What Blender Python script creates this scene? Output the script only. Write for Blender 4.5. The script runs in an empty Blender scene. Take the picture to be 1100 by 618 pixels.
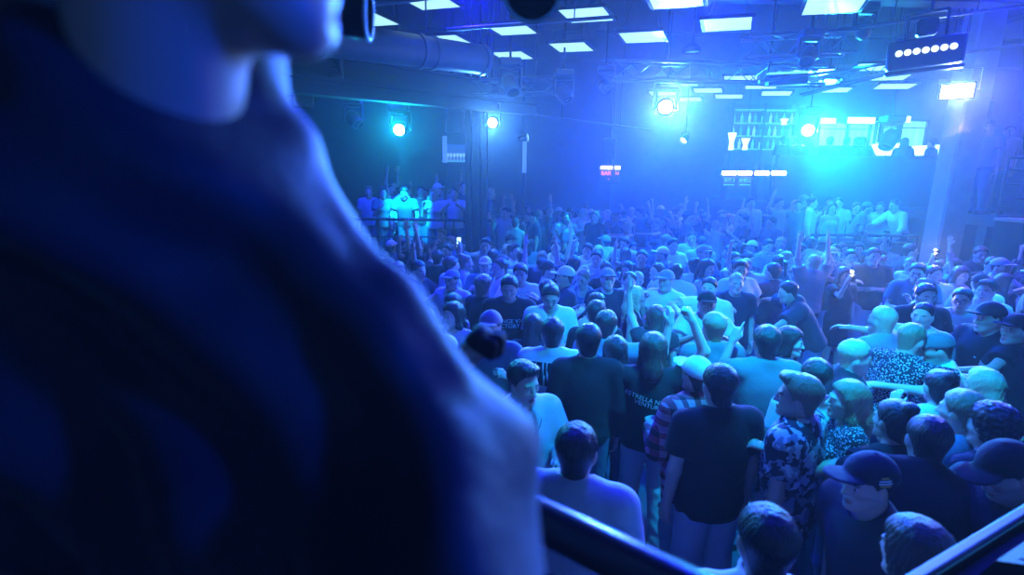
import bpy, math, random
import numpy as np
from math import sin, cos, pi, radians as R
from mathutils import Vector, Matrix, Euler
from mathutils.bvhtree import BVHTree
from concurrent.futures import ThreadPoolExecutor

SC = bpy.context.scene
COL = SC.collection
rng = random.Random(11)
f32 = np.float32

# ------------------------------------------------------------------ camera
W, H = 1100, 618
FPX = 550.0
PITCH = R(12.3)
ROLL = R(0.8)
EYE = Vector((0.0, 0.0, 2.85))
CAM_M = Matrix.Translation(EYE) @ Euler((pi / 2 - PITCH, 0, 0)).to_matrix().to_4x4() @ Matrix.Rotation(ROLL, 4, 'Z')

def ray(px, py):
    d = CAM_M.to_3x3() @ Vector(((px - W / 2) / FPX, -(py - H / 2) / FPX, -1.0))
    return d
def atY(px, py, Y):
    d = ray(px, py); return EYE + d * (Y / d.y)
def atZ(px, py, z):
    d = ray(px, py); return EYE + d * ((z - EYE.z) / d.z)
def atD(px, py, dist):
    d = ray(px, py).normalized(); return EYE + d * dist

# ------------------------------------------------------------------ object helpers
def tag(o, label=None, cat=None, group=None, kind=None):
    if label: o['label'] = label
    if cat: o['category'] = cat
    if group: o['group'] = group
    if kind: o['kind'] = kind
    return o
def link(o, parent=None):
    COL.objects.link(o)
    if parent is not None: o.parent = parent
    return o
def empty(name, loc, rz=0, label=None, cat=None, group=None):
    o = bpy.data.objects.new(name, None); o.empty_display_size = .1
    o.location = loc; o.rotation_euler = (0, 0, rz)
    tag(o, label, cat, group); return link(o)

class MB:
    """collects shapes and links them as one mesh object"""
    def __init__(s): s.v = []; s.f = []; s.sm = []
    def add(s, vs, fs, smooth=False, M=None):
        n = len(s.v)
        for v in vs:
            v = Vector(v); s.v.append(M @ v if M else v)
        for f in fs: s.f.append([i + n for i in f]); s.sm.append(smooth)
        return s
    def box(s, c, size, M=None, bev=0.0):
        x, y, z = [a / 2 for a in size]; cx, cy, cz = c
        b = min(bev, x * .9, y * .9, z * .9)
        if b <= 0:
            vs = [(cx + i * x, cy + j * y, cz + k * z) for i in (-1, 1) for j in (-1, 1) for k in (-1, 1)]
            fs = [(0, 1, 3, 2), (4, 6, 7, 5), (0, 4, 5, 1), (2, 3, 7, 6), (0, 2, 6, 4), (1, 5, 7, 3)]
            return s.add(vs, fs, False, M)
        # chamfered box
        vs = []; idx = {}
        for i in (-1, 1):
            for j in (-1, 1):
                for k in (-1, 1):
                    for a in range(3):
                        p = [i * x, j * y, k * z]
                        q = [i * (x - b), j * (y - b), k * (z - b)]
                        q[a] = p[a]
                        idx[(i, j, k, a)] = len(vs); vs.append((cx + q[0], cy + q[1], cz + q[2]))
        fs = []
        sg = (-1, 1)
        for a in range(3):
            o1, o2 = [t for t in range(3) if t != a]
            for d in sg:
                loop = []
                for (p, q) in ((-1, -1), (1, -1), (1, 1), (-1, 1)):
                    key = [0, 0, 0]; key[a] = d; key[o1] = p; key[o2] = q
                    loop.append(idx[(*key, a)])
                fs.append(loop)
        for a in range(3):
            o1, o2 = [t for t in range(3) if t != a]
            for p in sg:
                for q in sg:
                    k1 = [0, 0, 0]; k2 = [0, 0, 0]
                    k1[o1] = k2[o1] = p; k1[o2] = k2[o2] = q; k1[a] = -1; k2[a] = 1
                    fs.append([idx[(*k1, o1)], idx[(*k2, o1)], idx[(*k2, o2)], idx[(*k1, o2)]])
        for i in sg:
            for j in sg:
                for k in sg: fs.append([idx[(i, j, k, a)] for a in range(3)])
        return s.add(vs, fs, False, M)
    def cyl(s, a, b, r, n=12, r2=None, caps=True):
        a = Vector(a); b = Vector(b); r2 = r if r2 is None else r2
        d = (b - a).normalized(); u = d.orthogonal().normalized(); w = d.cross(u)
        vs = []
        for p, rr in ((a, r), (b, r2)):
            for i in range(n):
                t = 2 * pi * i / n; vs.append(p + u * cos(t) * rr + w * sin(t) * rr)
        fs = [(i, (i + 1) % n, n + (i + 1) % n, n + i) for i in range(n)]
        s.add(vs, fs, True)
        if caps:
            s.add(vs[:n], [list(range(n))[::-1]]); s.add(vs[n:], [list(range(n))])
        return s
    def lathe(s, prof, n=20, M=None, closed=False):
        """prof: (r, z) pairs revolved about local z"""
        vs = []; fs = []
        for r, z in prof:
            for i in range(n):
                t = 2 * pi * i / n; vs.append((r * cos(t), r * sin(t), z))
        m = len(prof)
        for k in range(m if closed else m - 1):
            k2 = (k + 1) % m
            for i in range(n):
                j = (i + 1) % n; fs.append((k * n + i, k * n + j, k2 * n + j, k2 * n + i))
        return s.add(vs, fs, True, M)
    def tube(s, pts, r, n=8):
        for a, b in zip(pts[:-1], pts[1:]): s.cyl(a, b, r, n)
        return s
    def build(s, name, mat, parent=None, kind=None):
        me = bpy.data.meshes.new(name)
        me.from_pydata([tuple(v) for v in s.v], [], s.f)
        me.polygons.foreach_set('use_smooth', s.sm)
        me.materials.append(mat); me.validate(); me.update()
        o = bpy.data.objects.new(name, me); link(o, parent)
        if kind: o['kind'] = kind
        return o
def frame_to(a, b):
    """matrix whose local z runs from a to b, origin at a"""
    a = Vector(a); d = (Vector(b) - a)
    return Matrix.Translation(a) @ d.to_track_quat('Z', 'Y').to_matrix().to_4x4()

# ------------------------------------------------------------------ materials
MATS = {}
def mat(key, col=(.5, .5, .5), rough=.6, metal=0.0, emit=None, es=0.0, noise=0.0, nscale=20, bump=0.0, bscale=60, spec=.5, sheen=0.0):
    if key in MATS: return MATS[key]
    m = bpy.data.materials.new(key); m.use_nodes = True
    nt = m.node_tree; b = nt.nodes['Principled BSDF']
    b.inputs['Base Color'].default_value = (*col, 1); b.inputs['Roughness'].default_value = rough
    b.inputs['Metallic'].default_value = metal
    b.inputs['Specular IOR Level'].default_value = spec
    if sheen: b.inputs['Sheen Weight'].default_value = sheen
    if emit:
        b.inputs['Emission Color'].default_value = (*emit, 1); b.inputs['Emission Strength'].default_value = es
    tc = None
    if noise or bump:
        tc = nt.nodes.new('ShaderNodeTexCoord')
    if noise:
        n = nt.nodes.new('ShaderNodeTexNoise'); n.inputs['Scale'].default_value = nscale; n.inputs['Detail'].default_value = 3
        nt.links.new(tc.outputs['Object'], n.inputs['Vector'])
        mx = nt.nodes.new('ShaderNodeMix'); mx.data_type = 'RGBA'
        mx.inputs[6].default_value = (*[max(0, c * (1 - noise)) for c in col], 1)
        mx.inputs[7].default_value = (*[min(1, c * (1 + noise)) for c in col], 1)
        nt.links.new(n.outputs['Fac'], mx.inputs[0]); nt.links.new(mx.outputs[2], b.inputs['Base Color'])
    if bump:
        n2 = nt.nodes.new('ShaderNodeTexNoise'); n2.inputs['Scale'].default_value = bscale; n2.inputs['Detail'].default_value = 4
        nt.links.new(tc.outputs['Object'], n2.inputs['Vector'])
        bp = nt.nodes.new('ShaderNodeBump'); bp.inputs['Strength'].default_value = bump; bp.inputs['Distance'].default_value = .01
        nt.links.new(n2.outputs['Fac'], bp.inputs['Height']); nt.links.new(bp.outputs['Normal'], b.inputs['Normal'])
    MATS[key] = m
    return m

def mix_node(nt, a, b, fac):
    mx = nt.nodes.new('ShaderNodeMix'); mx.data_type = 'RGBA'
    mx.inputs[6].default_value = (*a, 1); mx.inputs[7].default_value = (*b, 1)
    nt.links.new(fac, mx.inputs[0]); return mx.outputs[2]

def skin(tone):
    k = 'skin_%d' % tone
    if k in MATS: return MATS[k]
    col = [(.62, .43, .34), (.52, .34, .25), (.70, .52, .43), (.40, .26, .18)][tone]
    m = mat(k, col, .45, spec=.5)
    nt = m.node_tree; b = nt.nodes['Principled BSDF']
    at = nt.nodes.new('ShaderNodeAttribute'); at.attribute_name = 'tint'
    mx = nt.nodes.new('ShaderNodeMix'); mx.data_type = 'RGBA'; mx.blend_type = 'MULTIPLY'; mx.inputs[0].default_value = 1
    mx.inputs[6].default_value = (*col, 1); nt.links.new(at.outputs['Color'], mx.inputs[7])
    nt.links.new(mx.outputs[2], b.inputs['Base Color'])
    return m
HAIRC = {'black': (.012, .011, .012), 'dark': (.03, .022, .018), 'brown': (.08, .05, .03), 'fair': (.30, .22, .13), 'blonde': (.55, .44, .28), 'grey': (.35, .35, .35)}
def hairm(c):
    k = 'hair_' + c
    if k in MATS: return MATS[k]
    m = mat(k, HAIRC[c], .38, spec=.6)
    nt = m.node_tree; b = nt.nodes['Principled BSDF']
    tc = nt.nodes.new('ShaderNodeTexCoord'); mp = nt.nodes.new('ShaderNodeMapping'); mp.inputs['Scale'].default_value = (260, 260, 22)
    n = nt.nodes.new('ShaderNodeTexNoise'); n.inputs['Scale'].default_value = 1; n.inputs['Detail'].default_value = 2
    nt.links.new(tc.outputs['Object'], mp.inputs['Vector']); nt.links.new(mp.outputs['Vector'], n.inputs['Vector'])
    bp = nt.nodes.new('ShaderNodeBump'); bp.inputs['Strength'].default_value = .8; bp.inputs['Distance'].default_value = .006
    nt.links.new(n.outputs['Fac'], bp.inputs['Height']); nt.links.new(bp.outputs['Normal'], b.inputs['Normal'])
    nt.links.new(mix_node(nt, [c * .6 for c in HAIRC[c]], [min(1, c * 1.5) for c in HAIRC[c]], n.outputs['Fac']), b.inputs['Base Color'])
    return m
CLOTH = {'white': (.80, .80, .80), 'pale': (.55, .56, .60), 'grey': (.28, .29, .31), 'blue': (.16, .22, .34), 'teal': (.10, .17, .19), 'black': (.018, .018, .02),
         'navy': (.025, .03, .05), 'jeans': (.33, .39, .50), 'palejeans': (.52, .56, .62), 'denim': (.12, .16, .26), 'red': (.42, .05, .07), 'beige': (.55, .47, .38), 'olive': (.10, .11, .07),
         'pink': (.7, .35, .42), 'charcoal': (.05, .052, .058)}
def fabric(c, pattern=None):
    k = 'cloth_%s_%s' % (c, pattern)
    if k in MATS: return MATS[k]
    col = CLOTH[c]
    m = mat(k, col, .85, noise=.12, nscale=9, bump=.35, bscale=28, spec=.25, sheen=.05)
    nt = m.node_tree; b = nt.nodes['Principled BSDF']
    tc = nt.nodes.new('ShaderNodeTexCoord')
    if pattern == 'plaid':
        prev = None
        sep = nt.nodes.new('ShaderNodeSeparateXYZ'); nt.links.new(tc.outputs['Object'], sep.inputs[0])
        outs = []
        for ax, sc in (('X', 75.), ('Z', 75.)):
            mu = nt.nodes.new('ShaderNodeMath'); mu.operation = 'MULTIPLY'; mu.inputs[1].default_value = sc
            si = nt.nodes.new('ShaderNodeMath'); si.operation = 'SINE'
            gt = nt.nodes.new('ShaderNodeMath'); gt.operation = 'GREATER_THAN'; gt.inputs[1].default_value = 0.1
            nt.links.new(sep.outputs[ax], mu.inputs[0]); nt.links.new(mu.outputs[0], si.inputs[0]); nt.links.new(si.outputs[0], gt.inputs[0])
            outs.append(gt.outputs[0])
        ad = nt.nodes.new('ShaderNodeMath'); ad.operation = 'ADD'; nt.links.new(outs[0], ad.inputs[0]); nt.links.new(outs[1], ad.inputs[1])
        cr = nt.nodes.new('ShaderNodeValToRGB'); cr.color_ramp.interpolation = 'CONSTANT'
        e = cr.color_ramp.elements; e[0].color = (.75, .28, .40, 1); e[1].position = .4; e[1].color = (.42, .06, .10, 1)
        e2 = e.new(.8); e2.color = (.05, .02, .03, 1)
        hv = nt.nodes.new('ShaderNodeMath'); hv.operation = 'MULTIPLY'; hv.inputs[1].default_value = .5
        nt.links.new(ad.outputs[0], hv.inputs[0]); nt.links.new(hv.outputs[0], cr.inputs[0]); nt.links.new(cr.outputs[0], b.inputs['Base Color'])
    elif pattern == 'floral':
        v = nt.nodes.new('ShaderNodeTexVoronoi'); v.inputs['Scale'].default_value = 22; v.feature = 'F1'
        w = nt.nodes.new('ShaderNodeTexNoise'); w.inputs['Scale'].default_value = 14
        ad = nt.nodes.new('ShaderNodeVectorMath'); ad.operation = 'MULTIPLY_ADD'; ad.inputs[1].default_value = (.12, .12, .2)
        nt.links.new(tc.outputs['Object'], w.inputs['Vector']); nt.links.new(w.outputs['Color'], ad.inputs[0]); nt.links.new(tc.outputs['Object'], ad.inputs[2])
        nt.links.new(ad.outputs[0], v.inputs['Vector'])
        sep = nt.nodes.new('ShaderNodeSeparateColor'); nt.links.new(v.outputs['Color'], sep.inputs[0])
        cr = nt.nodes.new('ShaderNodeValToRGB'); cr.color_ramp.interpolation = 'CONSTANT'
        e = cr.color_ramp.elements; e[0].color = (.03, .035, .05, 1); e[1].position = .45; e[1].color = (.30, .33, .40, 1)
        e2 = e.new(.75); e2.color = (.70, .72, .78, 1)
        nt.links.new(sep.outputs[0], cr.inputs[0]); nt.links.new(cr.outputs[0], b.inputs['Base Color'])
    elif pattern in ('streaks',):
        # white tee with dark vertical brush bars across the upper back
        mp = nt.nodes.new('ShaderNodeMapping'); mp.inputs['Scale'].default_value = (42, 6, 5)
        n = nt.nodes.new('ShaderNodeTexNoise'); n.inputs['Scale'].default_value = 1; n.inputs['Detail'].default_value = 3
        nt.links.new(tc.outputs['Object'], mp.inputs['Vector']); nt.links.new(mp.outputs['Vector'], n.inputs['Vector'])
        gt = nt.nodes.new('ShaderNodeMath'); gt.operation = 'GREATER_THAN'; gt.inputs[1].default_value = .47
        nt.links.new(n.outputs['Fac'], gt.inputs[0])
        sep = nt.nodes.new('ShaderNodeSeparateXYZ'); nt.links.new(tc.outputs['Object'], sep.inputs[0])
        mul = gt.outputs[0]
        for ax, op, val in (('Z', 'GREATER_THAN', 1.26), ('Z', 'LESS_THAN', 1.435), ('Y', 'LESS_THAN', -.02), ('X', 'LESS_THAN', .13), ('X', 'GREATER_THAN', -.2)):
            c2 = nt.nodes.new('ShaderNodeMath'); c2.operation = op; c2.inputs[1].default_value = val
            nt.links.new(sep.outputs[ax], c2.inputs[0])
            m2 = nt.nodes.new('ShaderNodeMath'); m2.operation = 'MULTIPLY'; nt.links.new(mul, m2.inputs[0]); nt.links.new(c2.outputs[0], m2.inputs[1]); mul = m2.outputs[0]
        nt.links.new(mix_node(nt, col, (.02, .02, .03), mul), b.inputs['Base Color'])
    elif pattern == 'lace':
        n = nt.nodes.new('ShaderNodeTexVoronoi'); n.inputs['Scale'].default_value = 70
        nt.links.new(tc.outputs['Object'], n.inputs['Vector'])
        gt = nt.nodes.new('ShaderNodeMath'); gt.operation = 'GREATER_THAN'; gt.inputs[1].default_value = .35
        nt.links.new(n.outputs['Distance'], gt.inputs[0]); nt.links.new(mix_node(nt, col, (.03, .03, .04), gt.outputs[0]), b.inputs['Base Color'])
    return m

SKINC = [(.62, .43, .34), (.52, .34, .25), (.70, .52, .43), (.40, .26, .18)]
def by_object_colour(key, src):
    """the material `src` with its base colour taken from each object's own colour"""
    if key in MATS: return MATS[key]
    m = src.copy(); m.name = key; nt = m.node_tree; b = nt.nodes['Principled BSDF']
    oi = nt.nodes.new('ShaderNodeObjectInfo')
    for n in list(nt.nodes):
        if n.type == 'MIX' and n.data_type == 'RGBA':
            if n.blend_type == 'MULTIPLY': nt.links.new(oi.outputs['Color'], n.inputs[6])
            else:
                for i, k in ((6, n.inputs[6].default_value[0]), (7, n.inputs[7].default_value[0])):
                    v = nt.nodes.new('ShaderNodeVectorMath'); v.operation = 'SCALE'; v.inputs['Scale'].default_value = (.65, 1.35)[i - 6] if 'hair' in key else (.88, 1.12)[i - 6]
                    nt.links.new(oi.outputs['Color'], v.inputs[0]); nt.links.new(v.outputs[0], n.inputs[i])
    MATS[key] = m
    return m
# ------------------------------------------------------------------ bodies as smooth distance fields
def nrm(v):
    v = np.asarray(v, float); return v / max(1e-9, np.linalg.norm(v))
def seg(P, a, b, ra, rb):
    a = np.asarray(a, f32); b = np.asarray(b, f32); ab = b - a
    L = f32(max(1e-9, float(ab @ ab))); q = P - a
    t = np.clip((q @ ab) / L, 0, 1)
    q -= t[:, None] * ab
    return np.sqrt(np.einsum('ij,ij->i', q, q)) - (f32(ra) + f32(rb - ra) * t)
def ell(P, c, r):
    q = P - np.asarray(c, f32); r = np.asarray(r, f32)
    a = q / r; k0 = np.sqrt(np.einsum('ij,ij->i', a, a)); a /= r
    k1 = np.sqrt(np.einsum('ij,ij->i', a, a))
    return k0 * (k0 - 1) / np.maximum(k1, 1e-6)
def smin(a, b, k):
    h = np.maximum(k - np.abs(a - b), 0) / k
    return np.minimum(a, b) - h * h * (k * .25)
def smax(a, b, k): return -smin(-a, -b, k)
_fr = np.random.default_rng(5)
_FK = [(_fr.normal(size=3), _fr.uniform(0, 6.28)) for _ in range(8)]
def folds(P, f, seed=0):
    out = 0
    for i, (k, ph) in enumerate(_FK):
        k = k / np.linalg.norm(k) * f * (1 + .35 * i)
        out = out + np.sin(P @ k.astype(f32) + f32(ph + seed * (i + 1) * 1.7)) / (1 + .3 * i)
    return out * f32(.3)

def mesh_sdf(f, lo, hi, h, slack=.03):
    """surface nets over the blocks that the surface passes; returns verts, quads"""
    B = 8; bs = B * h
    lo = np.asarray(lo, float); hi = np.asarray(hi, float)
    nb = np.ceil((hi - lo) / bs).astype(int)
    gi = np.stack(np.meshgrid(*[np.arange(n) for n in nb], indexing='ij'), -1).reshape(-1, 3)
    d = f((lo + (gi + .5) * bs).astype(f32))
    gi = gi[np.abs(d) < bs * .9 + slack]
    off = np.stack(np.meshgrid(*[np.arange(B + 1)] * 3, indexing='ij'), -1).reshape(-1, 3)
    N = nb * B + 2
    allv = []; keys = []; cor = []
    for s in range(0, len(gi), 300):
        g = gi[s:s + 300]
        idx = (g[:, None, :] * B + off[None]).reshape(-1, 3)
        v = f((lo + idx * h).astype(f32)).reshape(-1, B + 1, B + 1, B + 1)
        c = np.stack([v[:, i:B + i, j:B + j, k:B + k] for i in (0, 1) for j in (0, 1) for k in (0, 1)], -1)
        neg = (c < 0).sum(-1)
        m = (neg > 0) & (neg < 8)
        bi, x, y, z = np.nonzero(m)
        cc = c[m]
        cell = g[bi] * B + np.stack([x, y, z], -1)
        pos = np.zeros((len(cc), 3)); cnt = np.zeros(len(cc))
        for a in range(8):
            for ax in (4, 2, 1):
                if a & ax: continue
                b = a | ax
                va = cc[:, a]; vb = cc[:, b]
                cr = (va < 0) != (vb < 0)
                t = np.where(cr, va / np.where(cr, va - vb, 1), 0)
                p = np.array([(a >> 2) & 1, (a >> 1) & 1, a & 1], float)[None] + t[:, None] * np.array([ax == 4, ax == 2, ax == 1], float)
                pos += np.where(cr[:, None], p, 0); cnt += cr
        pos /= cnt[:, None]
        allv.append(lo + (cell + pos) * h); keys.append((cell[:, 0] * N[1] + cell[:, 1]) * N[2] + cell[:, 2]); cor.append(cc < 0)
    if not allv: return np.zeros((0, 3)), np.zeros((0, 4), int)
    V = np.concatenate(allv); K = np.concatenate(keys); C = np.concatenate(cor)
    o = np.argsort(K); V = V[o]; K = K[o]; C = C[o]
    st = (N[1] * N[2], N[2], 1)
    Q = []
    n = len(K); me = np.arange(n)
    def find(k):
        i = np.searchsorted(K, k); i2 = np.minimum(i, n - 1)
        return i2, K[i2] == k
    for a, bit in ((0, 4), (1, 2), (2, 1)):
        b = st[(a + 1) % 3]; c = st[(a + 2) % 3]
        cr = C[:, 0] != C[:, bit]
        i = me[cr]; k = K[cr]
        i1, o1 = find(k - b); i2, o2 = find(k - b - c); i3, o3 = find(k - c)
        ok = o1 & o2 & o3
        q = np.stack([i, i1, i2, i3], -1)[ok]
        fl = ~C[i[ok], 0]
        q[fl] = q[fl][:, ::-1]
        Q.append(q)
    return V, np.concatenate(Q)

def rotm(x=0, y=0, z=0):
    return np.array(Euler((R(x), R(y), R(z)), 'XYZ').to_matrix())

ARMS = {  # upper arm, forearm (outward, forward, up), hand
    'down': ((.16, -.04, -1), (.04, .16, -1), 'relax'),
    'bent': ((.22, .12, -1), (-.45, .9, .15), 'grip'),
    'phone': ((.22, .35, -.9), (-.25, .75, .65), 'grip'),
    'phone_up': ((.25, .8, .3), (-.15, .35, .95), 'grip'),
    'up': ((.28, .1, .95), (-.08, .12, 1), 'open'),
    'point': ((.25, .15, .95), (-.05, .15, 1), 'point'),
    'fist': ((.3, .2, .95), (-.05, .1, 1), 'fist'),
    'wave': ((.8, .25, .35), (-.1, .25, 1), 'open'),
    'clap': ((.3, .6, -.5), (-.55, .6, .5), 'open'),
    'out': ((.9, .3, -.15), (.75, .65, .1), 'relax'),
    'fwd': ((.25, .85, -.35), (-.05, 1, .15), 'relax'),
    'hug': ((.6, .8, .0), (-.55, .85, .0), 'relax'),
    'hip': ((.55, -.15, -.8), (-.6, .45, -.65), 'fist'),
    'cross': ((.15, .3, -.95), (-.95, .35, .1), 'grip'),
    'chin': ((.2, .45, -.85), (-.3, .35, .9), 'grip'),
    'lean': ((.3, .55, -.8), (-.1, .85, -.5), 'relax'),
}

class Body:
    def __init__(s, sp):
        s.sp = sp; fem = s.fem = sp.get('sex') == 'f'
        s.hipc = np.array([0, 0, .955])
        Rt = s.Rt = rotm(-sp.get('lean', 0), sp.get('side', 0), sp.get('twist', 0))
        T = lambda *p: s.hipc + Rt @ np.array(p, float)
        sw = .162 if fem else .185
        bw = s.bw = sp.get('build', 1.0)
        s.neckb = T(0, -.015, .53)
        s.sh = {1: T(sw * bw, -.012, .468), -1: T(-sw * bw, -.012, .468)}
        s.Rh = Rt @ rotm(sp.get('nod', 0) * -1, sp.get('tilt', 0), 0) @ rotm(0, 0, -sp.get('turn', 0)) @ np.eye(3)
        # keep the head mostly upright when the torso leans
        if sp.get('lean', 0): s.Rh = rotm(-sp.get('nod', 0) - sp.get('lean', 0) * .45, sp.get('tilt', 0) + sp.get('side', 0) * .5, 0) @ rotm(0, 0, -sp.get('turn', 0) + sp.get('twist', 0))
        else: s.Rh = rotm(-sp.get('nod', 0), sp.get('tilt', 0), 0) @ rotm(0, 0, -sp.get('turn', 0) + sp.get('twist', 0))
        Rn = rotm(-sp.get('nod', 0) * .5 - sp.get('lean', 0) * .7, sp.get('tilt', 0) * .5 + sp.get('side', 0) * .7, 0)
        s.head = s.neckb + Rn @ np.array([0, .028, .142])
        s.top = s.head + s.Rh @ np.array([0, -.015, .122])
        st = sp.get('stance', .1); stg = sp.get('stagger', .0); kb = sp.get('knee', .02)
        s.hip = {}; s.knee = {}; s.ank = {}; s.toe = {}
        for d in (1, -1):
            s.hip[d] = s.hipc + np.array([.088 * d, 0, -.035])
            s.ank[d] = np.array([d * st, -.03 + stg * d, .085])
            s.knee[d] = (s.hip[d] + s.ank[d]) / 2 + np.array([0, kb + .01, .01])
            s.toe[d] = s.ank[d] + np.array([.035 * d, .15, -.05])
        s.elb = {}; s.wri = {}; s.hf = {}; s.hk = {}; s.hn = {}
        for d, key in ((1, 'ra'), (-1, 'la')):
            a = sp.get(key, 'down')
            if isinstance(a, str): a = ARMS[a]
            m = np.array([d, 1, 1])
            Ra = Rt if sp.get('armrel', 1) else np.eye(3)
            u = Ra @ nrm(np.array(a[0]) * m); fo = Ra @ nrm(np.array(a[1]) * m)
            s.elb[d] = s.sh[d] + u * .285; s.wri[d] = s.elb[d] + fo * .25
            s.hf[d] = fo; s.hk[d] = a[2]
            # palm normal: towards the body / forward
            n = np.array([-d, .35, 0]) if abs(fo[2]) > .6 else np.array([-.3 * d, 0, -1.])
            if len(a) > 3: n = Ra @ (np.array(a[3]) * m)
            n = nrm(n - fo * (n @ fo)); s.hn[d] = n
        s.bb()
    def bb(s):
        pts = [s.top, s.neckb, s.hipc, *s.ank.values(), *s.toe.values(), *s.elb.values(), *s.sh.values(), *s.knee.values()]
        for d in (1, -1): pts += [s.wri[d], s.wri[d] + s.hf[d] * .2]
        pts = np.array(pts); s.lo = pts.min(0) - .2; s.hi = pts.max(0) + .2
        s.lo[2] = -.03
    # --- pieces
    def torso(s, P, grow=0.0):
        Q = ((P - s.hipc.astype(f32)) @ s.Rt.astype(f32))
        w = s.bw; fem = s.fem; g = grow
        if fem:
            d = ell(Q, (0, -.012, -.01), (.168 * w + g, .112 * w + g, .135 + g))
            d = smin(d, ell(Q, (0, -.002, .16), (.120 * w + g, .088 * w + g, .16 + g)), .07)
            d = smin(d, ell(Q, (0, -.008, .34), (.140 * w + g, .098 * w + g, .18 + g)), .07)
            for x in (-.062, .062): d = smin(d, ell(Q, (x, .075, .325), (.058 + g, .05 + g, .055 + g)), .035)
        else:
            d = ell(Q, (0, -.01, -.01), (.160 * w + g, .108 * w + g, .13 + g))
            d = smin(d, ell(Q, (0, .0, .16), (.143 * w + g, .102 * w + g, .17 + g)), .07)
            d = smin(d, ell(Q, (0, -.005, .335), (.165 * w + g, .112 * w + g, .185 + g)), .07)
        x = .125 if fem else .145
        sh = seg(Q, (-x * w, -.012, .455), (x * w, -.012, .455), .050 + g, .050 + g)
        d = smin(d, sh, .06)
        for e in (-1, 1): d = smin(d, seg(Q, (0.02 * e, -.025, .53), (x * e * w, -.015, .478), .040 + g, .036 + g), .04)
        return d, Q
    def neck(s, P):
        r = .046 if s.fem else .056
        return seg(P, s.neckb - np.array([0, 0, .03]), s.head + s.Rh @ np.array([0, -.032, -.045]), r * 1.1, r * 1.04)
    def headsdf(s, P):
        Q = (P - s.head.astype(f32)) @ s.Rh.astype(f32)
        k = .95 if s.fem else 1.0
        d = ell(Q, (0, -.015, .033), (.075, .094, .087))
        d = smin(d, seg(Q, (0, .030, -.015), (0, .044, -.078), .060 * k, .040 * k), .035)
        for e in (-1, 1):
            d = smin(d, seg(Q, (.048 * e * k, .002, -.052), (.018 * e, .062, -.100), .020, .016), .03)
            d = smin(d, seg(Q, (.038 * e, .060, -.022), (.055 * e, .030, -.02), .018, .018), .02)
        d = smin(d, ell(Q, (0, .078, -.104), (.022, .016, .015)), .02)
        d = smin(d, seg(Q, (-.036, .078, .017), (.036, .078, .017), .011, .011), .015)
        for e in (-1, 1):
            d = smax(d, -ell(Q, (.032 * e, .096, -.003), (.019, .016, .013)), .014)
            d = smin(d, ell(Q, (.032 * e, .073, -.003), (.0135, .0135, .0125)), .003)
        d = smin(d, seg(Q, (0, .086, .008), (0, .106, -.034), .0075, .0125), .012)
        for e in (-1, 1): d = smin(d, ell(Q, (.012 * e, .094, -.037), (.009, .010, .008)), .008)
        d = smin(d, ell(Q, (0, .086, -.066), (.024, .012, .0065)), .006)
        d = smin(d, ell(Q, (0, .084, -.078), (.021, .012, .0075)), .006)
        for e in (-1, 1):
            ear = ell((Q - np.array([.078 * e, -.008, -.012], f32)) @ rotm(0, 0, -25 * e).astype(f32), (0, 0, 0), (.010, .021, .033))
            d = smin(d, ear, .012)
        return d, Q
    def hand(s, P, e):
        w = s.wri[e]; y = s.hf[e]; n = s.hn[e]; x = np.cross(y, n) * e  # towards the thumb
        x = nrm(x); kind = s.hk[e]
        if kind == 'none': return None
        x = -x if (np.cross(y, n) @ x) * e < 0 else x
        L = np.stack([x, y, n])
        Q = (P - w.astype(f32)) @ L.T.astype(f32)
        d = None
        curl = {'relax': (20, 25, 28, 30), 'open': (4, 3, 3, 5), 'fist': (85, 88, 88, 88), 'point': (3, 84, 88, 88), 'grip': (45, 48, 50, 52)}[kind]
        sprd = {'open': 9, 'relax': 3, 'grip': 4}.get(kind, 1)
        for i, (bx, by, ln, r) in enumerate(((.030, .090, .072, .0092), (.010, .095, .080, .0095), (-.010, .092, .074, .0092), (-.028, .084, .058, .0082))):
            m = seg(Q, (bx * .55, .005, 0), (bx, by, 0), .017, .0135)
            d = m if d is None else smin(d, m, .018)
        for i, (bx, by, ln, r) in enumerate(((.030, .090, .072, .0092), (.010, .095, .080, .0095), (-.010, .092, .074, .0092), (-.028, .084, .058, .0082))):
            p = np.array([bx, by, 0.]); a = R(curl[i] * .75); sx = sin(R(sprd * (1.3 - i)))
            for j, q in enumerate((.46, .30, .24)):
                dr = nrm([sx * cos(a), cos(a), sin(a)]); p2 = p + dr * ln * q
                d = smin(d, seg(Q, p, p2, r * (1 - .08 * j), r * (1 - .08 * (j + 1))), .005)
                p = p2; a += R(curl[i])
                a = min(a, R(235))
        if kind in ('fist', 'point'): th = ((.028, .02, .01), (.040, .058, .024), (.018, .080, .036))
        elif kind == 'grip': th = ((.026, .02, .008), (.048, .050, .026), (.046, .080, .042))
        else: th = ((.026, .02, .006), (.056, .052, .014), (.066, .084, .018))
        d = smin(d, seg(Q, th[0], th[1], .0145, .0115), .012); d = smin(d, seg(Q, th[1], th[2], .0112, .0085), .005)
        return d
    def masked(s, P, d, c, rad, fn, k):
        m = ((P - np.asarray(c, f32)) ** 2).sum(1) < rad * rad
        if m.any():
            v = fn(P[m])
            if v is not None: d[m] = smin(d[m], v, k)
        return d
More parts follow.
